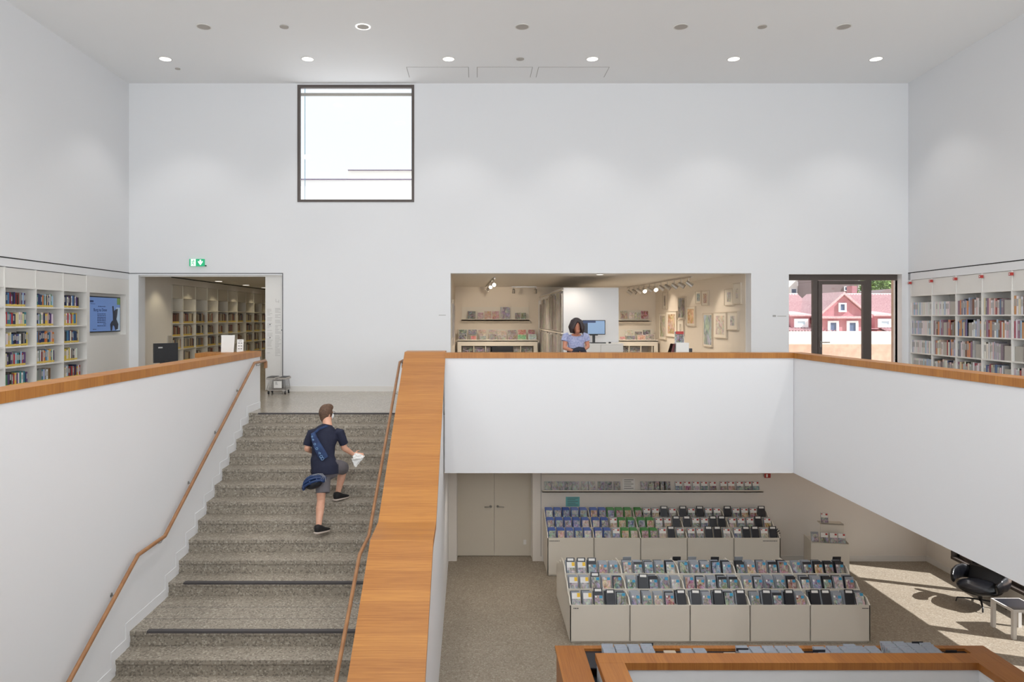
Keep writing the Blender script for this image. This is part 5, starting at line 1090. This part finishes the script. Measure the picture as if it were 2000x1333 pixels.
for c, d_ in ((551, 558), (561, 570)): window(h_, 80, 1676.5, 1684, c, d_, 'wing', fr=0.1); window(h_, 80, 1702, 1708, c, d_, 'wing', fr=0.1)
def tree(x, Y, z, r, n, lab):
    g = empty('tree', (x, Y, -6), 0, lab, 'tree'); rr_ = random.Random(int(x * 10)); mb = MB()
    for i in range(n):
        v = Vector((rr_.gauss(0, 1), rr_.gauss(0, 1), rr_.gauss(0, 0.8))).normalized() * r * rr_.uniform(0.55, 1.0); c = Vector((x, Y, z)) + v
        for k in range(14):
            q = c + Vector((rr_.gauss(0, .35), rr_.gauss(0, .35), rr_.gauss(0, .35))); a = Vector((rr_.gauss(0, 1), rr_.gauss(0, 1), rr_.gauss(0, 1))).normalized(); b = a.orthogonal().normalized(); s_ = rr_.uniform(0.12, 0.26)
            mb.add([q - a * s_, q + b * s_ * 0.5, q + a * s_, q - b * s_ * 0.5], [(0, 1, 2, 3)])
    part('crown', mb, 'leaf', g); part('trunk', MB().cyl((x, Y, -6), (x, Y, z), 0.25, 0.12), 'bgray', g)
tree(PX(1732, 72), 72, PZ(556, 72), 2.4, 260, 'pale green tree above the right tiled roof'); tree(PX(1762, 76), 76, PZ(552, 76), 2.2, 200, 'pale green tree cut by the right door frame')
h_ = empty('house', (PX(1735, 68), 68, -6), 0, 'small brown hipped roof in front of the pale green tree', 'house'); part('roof', MB().prism([(PX(1712, 66), 66, PZ(575, 66)), (PX(1760, 66), 66, PZ(575, 66)), (PX(1752, 66), 66, PZ(564, 66)), (PX(1730, 66), 66, PZ(566, 66))], (0, 4, 0)), 'bgray', h_, fix=True)
part('wall', MB().box(PX(1714, 66), PX(1758, 66), 66.5, 69.5, -6, PZ(575, 66)), 'pink', h_)

# ================================================================== PEOPLE
M['skin'] = mat('skin', (205, 152, 126), 0.5, vary=(14, (214, 164, 138))); M['skin2'] = mat('tanned_skin', (196, 134, 108), 0.5)
M['shirt'] = mat('navy_tshirt', (24, 28, 50), 0.85, bump=(22, 0.5)); M['shorts'] = mat('grey_shorts', (104, 100, 104), 0.85, bump=(26, 0.4))
M['hairb'] = mat('brown_hair', (84, 62, 48), 0.7, bump=(90, 0.7), vary=(40, (104, 78, 60))); M['haird'] = mat('dark_hair', (44, 32, 34), 0.45, bump=(70, 0.6))
M['shoe'] = mat('black_shoe', (22, 20, 22), 0.7); M['sole'] = mat('pale_sole', (196, 182, 172), 0.7); M['mask'] = mat('white_mask', (214, 220, 222), 0.7)
M['blouse'] = mat('lilac_blouse', (140, 150, 190), 0.85, vary=(34, (178, 182, 212))); M['jeans'] = mat('dark_trousers', (40, 42, 56), 0.85)
M['helm'] = mat('blue_helmet', (26, 52, 96), 0.35); M['helmd'] = mat('helmet_dark', (16, 20, 32), 0.5); M['bagm'] = mat('sling_bag_blue', (32, 46, 82), 0.8, vary=(10, (44, 70, 112)))
def fingers(mb, wrist, fwd, side, scale=1.0, curl=0.35, thumb=1):
    """palm plus four fingers of unequal length and a thumb from the side of the palm"""
    f = Vector(fwd).normalized(); sd = Vector(side); sd = (sd - f * sd.dot(f)).normalized(); dn = f.cross(sd) ; k = scale
    w_ = Vector(wrist); pc = w_ + f * 0.045 * k
    mb.loft([w_ - f * 0.01, w_ + f * 0.02 * k, w_ + f * 0.05 * k, w_ + f * 0.085 * k], [(0.024 * k, 0.018 * k), (0.032 * k, 0.016 * k), (0.039 * k, 0.015 * k), (0.037 * k, 0.012 * k)], side=sd, n=12)
    for i, L in enumerate((0.068, 0.078, 0.072, 0.056)):
        b = w_ + f * 0.082 * k + sd * (0.03 - i * 0.02) * k; d1 = (f + dn * curl * 0.6).normalized(); d2 = (f + dn * curl * 1.8).normalized(); d3 = (f * 0.5 + dn * curl * 2.6).normalized()
        p1 = b + d1 * L * 0.45 * k; p2 = p1 + d2 * L * 0.32 * k; p3 = p2 + d3 * L * 0.25 * k
        mb.loft([b - f * 0.01, p1, p2, p3], [0.0088 * k, 0.0082 * k, 0.0074 * k, 0.006 * k], n=8)
    b = w_ + f * 0.025 * k + sd * 0.03 * k * thumb; p1 = b + (f * 0.6 + sd * 0.8 * thumb).normalized() * 0.035 * k; p2 = p1 + (f + sd * 0.25 * thumb + dn * curl).normalized() * 0.03 * k
    mb.loft([b - sd * 0.012 * thumb, p1, p2], [0.012 * k, 0.0095 * k, 0.0075 * k], n=8)
def shoe(parent, heel, yaw, pitch=0.0, L=0.285):
    c, s_ = math.cos(yaw), math.sin(yaw)
    def q(t, x, z): y = t * L; return Vector(heel) + Vector((x * c - y * s_, x * s_ + y * c, z + (1 - t) * L * math.sin(pitch)))
    def sec(mb, prof, mat_):  # prof: (t, halfwidth, z0, z1)
        vs = []; n = 12
        for t, w_, z0, z1, r_ in prof:
            for j in range(n):
                a = 2 * math.pi * j / n; x = w_ * math.copysign(abs(math.cos(a)) ** 0.7, math.cos(a)); z = (z0 + z1) / 2 + (z1 - z0) / 2 * math.copysign(abs(math.sin(a)) ** 0.7, math.sin(a)); vs.append(q(t, x, z))
        fs = [tuple(range(n)), tuple(range((len(prof) - 1) * n, len(prof) * n))[::-1]]
        for i in range(len(prof) - 1):
            for j in range(n): fs.append((i * n + j, (i + 1) * n + j, (i + 1) * n + (j + 1) % n, i * n + (j + 1) % n))
        mb.add(vs, fs); return mb
    up = sec(MB(), [(0.0, 0.022, 0.03, 0.085, 0), (0.05, 0.036, 0.018, 0.118, 0), (0.2, 0.04, 0.018, 0.122, 0), (0.36, 0.042, 0.018, 0.108, 0), (0.6, 0.05, 0.018, 0.07, 0), (0.82, 0.05, 0.018, 0.056, 0), (0.95, 0.036, 0.018, 0.044, 0), (1.0, 0.015, 0.02, 0.034, 0)], 'shoe').build('shoe', 'shoe', parent, smooth=True, fix=True)
    sec(MB(), [(-0.02, 0.02, 0.006, 0.026, 0), (0.03, 0.042, 0, 0.03, 0), (0.3, 0.042, 0, 0.026, 0), (0.6, 0.053, 0, 0.024, 0), (0.85, 0.05, 0, 0.024, 0), (1.0, 0.024, 0.004, 0.024, 0), (1.02, 0.012, 0.006, 0.02, 0)], 'sole').build('sole', 'sole', up, smooth=True, fix=True)
    return up
# ---- man climbing the stairs, seen from behind
man = empty('person', (0, 0, 0), 0, 'person in navy t-shirt and grey shorts climbing the stairs, seen from behind', 'person')
q = P
hipL, hipR = q(630, 914, 9.47), q(649, 917, 9.52)
kneeL, ankL = q(627, 972, 9.36), q(622, 1033, 9.17)
kneeR, ankR = q(671.5, 912, 9.90), q(659, 968, 9.80)
neck = q(640, 830, 9.60); hc = q(637.5, 807.5, 9.66)
b = MB()
b.loft([hipL, (hipL + kneeL) / 2, kneeL + Vector((0, 0, 0.04)), kneeL + Vector((0, 0.0, -0.05)), kneeL * 0.62 + ankL * 0.38, kneeL * 0.3 + ankL * 0.7, ankL, ankL + Vector((0, 0.01, -0.05))], [0.085, 0.078, 0.06, 0.053, (0.056, 0.058), 0.043, 0.034, 0.036], side=(1, 0, 0), n=18)
b.loft([hipR, (hipR + kneeR) / 2, kneeR + Vector((0, -0.02, 0.0)), kneeR * 0.88 + ankR * 0.12, kneeR * 0.6 + ankR * 0.4, kneeR * 0.3 + ankR * 0.7, ankR, ankR + Vector((0, 0.01, -0.05))], [0.07, 0.07, 0.062, 0.056, (0.056, 0.058), 0.043, 0.034, 0.036], side=(1, 0, 0), n=18)
b.loft([q(640, 915, 9.49), q(633, 893, 9.52), q(633, 865, 9.56), q(636, 845, 9.60), q(638, 837, 9.61)], [(0.14, 0.09), (0.12, 0.08), (0.13, 0.08), (0.12, 0.065), (0.06, 0.05)], side=(1, 0, 0), n=20)
b.loft([q(638, 838, 9.58), neck, q(638, 819, 9.63)], [0.068, 0.062, 0.062], n=16)
hr = Euler((0, 0, R(-42)))
b.ell(hc, (0.073, 0.092, 0.112), hr, n=24)
fw = Vector((math.sin(R(42)), math.cos(R(42)), 0)); rt = Vector((fw.y, -fw.x, 0))
b.ell(hc + fw * 0.045 + Vector((0, 0, -0.055)), (0.05, 0.05, 0.06), hr, n=16)                       # jaw
b.ell(hc + fw * 0.098 + Vector((0, 0, -0.018)), (0.012, 0.016, 0.022), hr, n=10)                    # nose
b.ell(hc + fw * 0.090 + Vector((0, 0, -0.056)), (0.022, 0.010, 0.008), hr, n=10)                    # lips
for s_ in (-1, 1):
    b.ell(hc + rt * s_ * 0.074 + Vector((0, 0, -0.02)) - fw * 0.005, (0.010, 0.018, 0.030), hr, n=10)  # ears
    b.ell(hc + fw * 0.078 + rt * s_ * 0.03 + Vector((0, 0, 0.008)), (0.013, 0.012, 0.008), hr, n=8)
shL, shR = q(609, 847, 9.55), q(664, 846, 9.58)
elL, wrL = q(600, 877, 9.50), q(612, 884, 9.72); elR, wrR = q(672.5, 876, 9.60), q(690, 888, 9.70)
b.loft([shL, elL, elL * 0.9 + wrL * 0.1], [0.048, 0.042, 0.041], n=14); b.loft([elL, elL * 0.6 + wrL * 0.4, wrL], [0.042, 0.038, 0.026], n=14)
b.loft([shR, elR], [0.048, 0.041], n=14); b.loft([elR, elR * 0.6 + wrR * 0.4, wrR], [0.041, 0.038, 0.026], n=14)
fingers(b, wrL, (0.2, 1, 0.1), (0, 0, 1), 1.0, 0.5, 1); fingers(b, wrR, (1, 0.35, -0.25), (0, 0.5, 1), 1.0, 0.55, 1)
b.build('body', 'skin', man, remesh=0.0065, smooth_it=3, fix=True)
sh = MB()
sh.loft([q(635, 926, 9.46), q(635, 912, 9.47), q(631, 893, 9.50), q(632, 872, 9.53), q(634, 856, 9.56), q(636, 843, 9.58), q(638, 835, 9.59), q(639, 829.5, 9.60)], [(0.182, 0.15), (0.18, 0.145), (0.155, 0.128), (0.158, 0.126), (0.182, 0.122), (0.168, 0.105), (0.115, 0.085), (0.062, 0.064)], side=(1, 0, 0.06), n=28, cap=0)
sh.loft([shL + Vector((0.05, 0, 0.0)), shL, q(603, 862, 9.52), q(600.5, 871, 9.51)], [0.07, 0.068, 0.064, 0.063], n=16, cap=0)
sh.loft([shR - Vector((0.05, 0, 0)), shR, q(669, 860, 9.58), q(672, 868.5, 9.59)], [0.07, 0.068, 0.062, 0.060], n=16, cap=0)
sh.loft([q(624, 921, 9.46), q(621, 897, 9.48)], [(0.11, 0.12), (0.10, 0.11)], side=(1, 0, 0), n=18)
sh.build('t_shirt', 'shirt', man, remesh=0.008, smooth_it=4, fix=True)
so = MB()
so.loft([q(632, 905, 9.47), q(631, 930, 9.45), q(630.5, 964, 9.37)], [(0.115, 0.12), (0.105, 0.11), (0.092, 0.095)], side=(1, 0, 0), n=20, cap=0)
so.loft([q(645, 914, 9.50), q(655, 913, 9.60), q(663, 913, 9.70), q(670, 915, 9.82)], [(0.112, 0.112), (0.105, 0.104), (0.10, 0.10), (0.09, 0.092)], side=(1, 0, 0), n=20, cap=0)
so.loft([q(640, 906, 9.49), q(640, 924, 9.49)], [(0.15, 0.115), (0.145, 0.115)], side=(1, 0, 0), n=22)
so.build('shorts', 'shorts', man, remesh=0.008, smooth_it=4, fix=True)
ha = MB(); ha.ell(hc + Vector((0, 0, 0.012)) - fw * 0.012, (0.084, 0.100, 0.116), hr, n=26); ha.ell(hc - fw * 0.032 + Vector((0, 0, -0.05)), (0.07, 0.062, 0.078), hr, n=20); ha.ell(hc + fw * 0.03 + Vector((0, 0, 0.075)), (0.066, 0.075, 0.055), hr, n=20)
hair = ha.build('hair', 'hairb', man, remesh=0.006, smooth_it=2, fix=True)
# trim the hair away from the face: a boolean-free cut by clamping the front vertices
mk = MB(); mk.ell(hc + fw * 0.072 + Vector((0, 0, -0.045)), (0.056, 0.042, 0.05), hr, n=18); mk.build('face_mask', 'mask', man, smooth=True)
gl = MB(); 
for s_ in (-1, 1): 
    gl.cyl(hc + rt * s_ * 0.088 + Vector((0, 0, -0.002)), hc + rt * s_ * 0.072 + fw * 0.098 + Vector((0, 0, 0.0)), 0.003, n=6)
    ce = hc + rt * s_ * 0.036 + fw * 0.1; n_ = 14
    for k in range(n_):
        a0, a1 = 2 * math.pi * k / n_, 2 * math.pi * (k + 1) / n_
        gl.cyl(ce + rt * 0.024 * math.cos(a0) + Vector((0, 0, 0.018 * math.sin(a0))), ce + rt * 0.024 * math.cos(a1) + Vector((0, 0, 0.018 * math.sin(a1))), 0.0022, n=5)
gl.build('glasses', 'plastic', man)
shoe(man, tuple(q(616.5, 1049, 9.10)), R(-24), R(6)); shoe(man, (PX(653, 9.70), 9.71, -0.99), R(-30), R(2))
# sling bag with printed flap, helmet, white bag in the hand
sg = empty('sling_bag', tuple(q(622, 872, 9.39)), 0, 'blue patterned sling bag worn across the back of the climbing person', 'bag')
pts = [q(611, 846, 9.42), q(614, 858, 9.385), q(621, 874, 9.365), q(629, 889, 9.365), q(634, 897, 9.37)]
mb = MB(); W2 = [0.028, 0.045, 0.06, 0.066, 0.06]; vs = []
for i, p in enumerate(pts):
    t = (pts[min(i + 1, 4)] - pts[max(i - 1, 0)]).normalized(); sd = Vector((0, -1, 0)).cross(t).normalized()
    for dy, k in ((0, -1), (-0.03, -0.7), (-0.03, 0.7), (0, 1), (0.04, 0.8), (0.04, -0.8)): vs.append(p + sd * W2[i] * k + Vector((0, dy, 0)))
fs = [tuple(range(6)), tuple(range(24, 30))[::-1]] + [(i * 6 + j, i * 6 + (j + 1) % 6, (i + 1) * 6 + (j + 1) % 6, (i + 1) * 6 + j) for i in range(4) for j in range(6)]
mb.add(vs, fs); mb.build('pouch', 'bagm', sg, world=True, fix=True, bevel=0.006)
mb = MB(); M['bagp'] = mat('pale_blue_print', (128, 164, 196), 0.7)
for i, f_ in enumerate((0.12, 0.24, 0.38, 0.52, 0.66, 0.80, 0.93)):
    k = f_ * 4; a = int(min(k, 3)); p = pts[a].lerp(pts[a + 1], k - a) + Vector((-0.012, -0.033, -0.006)); r_ = 0.008 + 0.012 * f_
    if i % 3 == 1: mb.box(p.x - 0.004, p.x + 0.004, p.y - 0.002, p.y, p.z - r_, p.z + r_); mb.box(p.x - 0.004 + r_, p.x + 0.004 + r_, p.y - 0.002, p.y, p.z - r_, p.z + r_ * 0.4)
    else:
        for kk in range(12):
            a0, a1 = math.pi * kk / 6, math.pi * (kk + 1) / 6; mb.cyl(p + Vector((r_ * math.cos(a0), 0, r_ * math.sin(a0))), p + Vector((r_ * math.cos(a1), 0, r_ * math.sin(a1))), 0.003, n=5)
mb.build('printed_pattern', 'bagp', sg, world=True)
mb = MB(); mb.loft([q(612, 848, 9.43), q(624, 838, 9.45), q(637, 833, 9.50), q(652, 838, 9.60)], [(0.016, 0.004)] * 4, side=(0, 0, 1), n=8); mb.build('strap', 'bagm', sg, world=True)
hm = empty('bicycle_helmet', tuple(q(612, 941, 9.27)), 0, 'dark blue bicycle helmet hanging at the left hip of the climbing person', 'helmet')
hp = q(612, 941, 9.27); rot = Euler((R(10), R(-22), 0)); Rm = rot.to_matrix()
mb = MB()
for i, u in enumerate((-0.085, -0.055, -0.02, 0.02, 0.055, 0.085)):   # long shell ribs with vents between
    hgt = 0.105 * math.sqrt(max(0.05, 1 - (u / 0.1) ** 2)); pl = []
    for k in range(9):
        a = R(-8 + 196 * k / 8); pl.append(hp + Rm @ Vector((0.145 * math.cos(a), u * (0.8 + 0.25 * math.sin(a)), hgt * math.sin(a) - 0.03)))
    mb.loft(pl, [(0.012, 0.017)] * 9, side=Rm @ Vector((0, 1, 0)), n=8)
for a in (20, 60, 100, 150): mb.loft([hp + Rm @ Vector((0.142 * math.cos(R(a)), u, 0.1 * math.sin(R(a)) * math.sqrt(max(0.08, 1 - (u / 0.1) ** 2)) - 0.03)) for u in (-0.09, -0.045, 0, 0.045, 0.09)], [(0.012, 0.012)] * 5, n=8)
mb.build('shell', 'helm', hm, world=True, smooth=True)
mb = MB(); mb.ell(hp + Rm @ Vector((0, 0, -0.02)), (0.128, 0.085, 0.078), rot, n=20); mb.build('inner_liner', 'helmd', hm, world=True, smooth=True)
mb = MB()
for dx in (0, 6, 12): mb.loft([q(608 + dx * 0.5, 929, 9.24), q(622 + dx * 0.6, 925.5, 9.22), q(631 + dx * 0.3, 931, 9.22), q(624 + dx, 941, 9.2)], [(0.0045, 0.002)] * 4, n=6)
mb.build('strap', 'inkl', hm, world=True)
mb = MB(); mb.loft([q(609, 914, 9.36), q(606.5, 921, 9.33), q(609, 929, 9.28)], [0.004] * 3, n=6); mb.build('cord', 'shoe', hm, world=True)
def sheet(name, tri, m_, label, cat, th_=0.006):
    c = sum((Vector(t) for t in tri), Vector()) / len(tri); bm = bmesh.new(); vs = [bm.verts.new(Vector(t) - c) for t in tri]; bm.faces.new(vs); bmesh.ops.triangulate(bm, faces=bm.faces[:]); bmesh.ops.subdivide_edges(bm, edges=bm.edges[:], cuts=5, use_grid_fill=True)
    rq = random.Random(8)
    for v in bm.verts: v.co += Vector((rq.uniform(-1, 1), rq.uniform(-1, 1) * 2.0, rq.uniform(-1, 1))) * 0.006
    me = bpy.data.meshes.new(name); bm.to_mesh(me); bm.free(); me.materials.append(M[m_]); o = bpy.data.objects.new(name, me); COL.objects.link(o); o.location = c
    sm = o.modifiers.new('s', 'SOLIDIFY'); sm.thickness = th_; sm.offset = 0; return tag(o, label, cat) if label else o
pb = empty('paper_bag', tuple(q(699, 893, 9.70)), 0, 'crumpled white cloth bag held in the right hand of the climbing person', 'bag')
for tri, nm in (([q(688.5, 892, 9.66), q(694, 885.5, 9.68), q(703, 887, 9.70), q(713, 892, 9.72), q(707, 897, 9.70), q(691, 898, 9.66)], 'upper_fold'), ([q(686, 896, 9.70), q(709, 896, 9.72), q(701, 905, 9.72), q(695.5, 913, 9.70), q(692, 911, 9.70)], 'lower_fold')):
    o = sheet(nm, tri, 'paper', None, None, 0.02); o.parent = pb; o.location = o.location - pb.location
    sb = o.modifiers.new('u', 'SUBSURF'); sb.levels = 1; sb.render_levels = 1
# ---- woman behind the far parapet, looking down
wo_ = empty('person', (0, 0, 0), 0, 'dark-haired person in a lilac blouse looking down behind the far parapet', 'person')
Yw = 12.30; k = Yw / F
def w(x, y, d=0.0): return P(x, y, Yw + d)
b = MB()
wh = w(1126, 637, -0.05); er = Euler((R(35), 0, R(-8)))
b.ell(wh, (0.072, 0.09, 0.108), er, n=20); dfw = Vector((0.1, -0.75, -0.62)).normalized()
b.ell(wh + dfw * 0.05 + Vector((0.01, 0, -0.055)), (0.048, 0.045, 0.05), er, n=14); b.ell(wh + dfw * 0.1 + Vector((0.008, -0.005, 0.0)), (0.011, 0.014, 0.018), er, n=10); b.ell(wh + dfw * 0.085 + Vector((0.01, -0.02, -0.045)), (0.02, 0.009, 0.007), er, n=10)
for s_ in (-1, 1): b.ell(wh + Vector((s_ * 0.074, 0.0, -0.01)), (0.01, 0.018, 0.028), er, n=8); b.ell(wh + dfw * 0.085 + Vector((s_ * 0.028 + 0.008, 0, 0.02)), (0.013, 0.01, 0.007), er, n=8)
b.loft([w(1125, 662, 0.06), w(1125, 653, 0.03), w(1126, 645, -0.02)], [(0.075, 0.06), 0.05, 0.048], n=14)
b.loft([w(1125, 700, 0.08), w(1125, 680, 0.08), w(1125, 662, 0.06), w(1125, 656, 0.05)], [(0.125, 0.09), (0.115, 0.09), (0.15, 0.085), (0.10, 0.06)], side=(1, 0, 0), n=18)
aL, eL, hL = w(1105, 657, 0.06), w(1103, 680, 0.02), w(1120, 686, -0.2); aR, eR, hR = w(1144, 657, 0.06), w(1148, 677, 0.05), w(1144, 681.5, -0.18)
for a_, e_, h__, th_ in ((aL, eL, hL, 1), (aR, eR, hR, -1)):
    b.loft([a_, (a_ + e_) / 2, e_], [0.05, 0.043, 0.037], n=12); b.loft([e_, e_ * 0.6 + h__ * 0.4, h__], [0.037, 0.034, 0.024], n=12)
fingers(b, hL, (0.9, -0.3, -0.1), (0, -0.6, 0.8), 0.9, 0.5, 1); fingers(b, hR, (-0.5, -0.4, -0.7), (-0.7, -0.5, 0.3), 0.9, 0.5, 1)
hipz = 0.86
for s_ in (-1, 1): b.loft([Vector((1.76 + s_ * 0.09, Yw + 0.08, hipz)), Vector((1.76 + s_ * 0.1, Yw + 0.06, 0.48)), Vector((1.76 + s_ * 0.1, Yw + 0.1, 0.06))], [0.085, 0.055, 0.035], n=14)
b.loft([Vector((1.76, Yw + 0.08, 1.0)), Vector((1.76, Yw + 0.08, 0.84))], [(0.13, 0.1), (0.15, 0.11)], side=(1, 0, 0), n=16)
b.build('body', 'skin2', wo_, remesh=0.007, smooth_it=3, fix=True)
b = MB(); b.loft([w(1125, 700, 0.08), w(1125, 684, 0.08), w(1125, 670, 0.07), w(1125, 659, 0.07), w(1125, 654.5, 0.08)], [(0.155, 0.115), (0.145, 0.11), (0.15, 0.112), (0.172, 0.09), (0.12, 0.055)], side=(1, 0, 0), n=24, cap=0)
b.loft([aL + Vector((0.05, 0, 0.01)), aL, w(1102, 667, 0.04)], [0.062, 0.064, 0.062], n=14, cap=0); b.loft([aR + Vector((-0.05, 0, 0.01)), aR, w(1147, 667, 0.05)], [0.062, 0.064, 0.062], n=14, cap=0)
b.build('blouse', 'blouse', wo_, remesh=0.008, smooth_it=3, fix=True)
b = MB()
for s_ in (-1, 1): b.loft([Vector((1.76 + s_ * 0.085, Yw + 0.08, 0.9)), Vector((1.76 + s_ * 0.1, Yw + 0.06, 0.48)), Vector((1.76 + s_ * 0.1, Yw + 0.1, 0.06))], [(0.1, 0.11), 0.075, 0.06], n=16, cap=0)
b.loft([Vector((1.76, Yw + 0.08, 1.02)), Vector((1.76, Yw + 0.08, 0.82))], [(0.15, 0.115), (0.165, 0.125)], side=(1, 0, 0), n=20)
b.build('trousers', 'jeans', wo_, remesh=0.01, smooth_it=3, fix=True)
b = MB(); b.ell(wh + Vector((0, 0.03, 0.035)), (0.105, 0.11, 0.115), er, n=24)
for i in range(15):
    a = R(-38 + 256 * i / 14) ; x = math.cos(a); y = math.sin(a)
    top_ = wh + Vector((x * 0.07, y * 0.06 + 0.01, 0.09)); mid = wh + Vector((x * 0.118, y * 0.09 - 0.01, -0.02)); low = wh + Vector((x * 0.108, y * 0.08 - 0.05, -0.13 + 0.02 * abs(x)))
    b.loft([top_, mid, low], [0.03, 0.032, 0.018], n=8)
for s_ in (-1, 1): b.loft([wh + Vector((0.012, -0.06, 0.12)), wh + Vector((s_ * 0.06 + 0.012, -0.115, 0.04)), wh + Vector((s_ * 0.09, -0.12, -0.05)), wh + Vector((s_ * 0.085, -0.11, -0.115))], [(0.03, 0.02), (0.034, 0.022), (0.03, 0.022), (0.016, 0.014)], n=10)
b.build('hair', 'haird', wo_, remesh=0.007, smooth_it=3, fix=True)
shoe(wo_, (1.66, Yw + 0.16, 0.0), R(180 + 5)); shoe(wo_, (1.86, Yw + 0.16, 0.0), R(180 - 5))
pr_ = w(1131, 687, -0.24)
g = empty('pouch', tuple(pr_), 0, 'dark zip pouch held open in both hands of the lilac-dressed person', 'pouch')
mb = MB(); mb.loft([(-0.1, 0, -0.03), (-0.06, 0, 0.02), (0, 0, 0.035), (0.07, 0, 0.03), (0.105, 0, -0.03)], [(0.035, 0.02), (0.045, 0.03), (0.05, 0.035), (0.045, 0.03), (0.035, 0.02)], side=(0, 0, 1), n=14); mb.build('pouch_body', 'jeans', g, smooth=True)
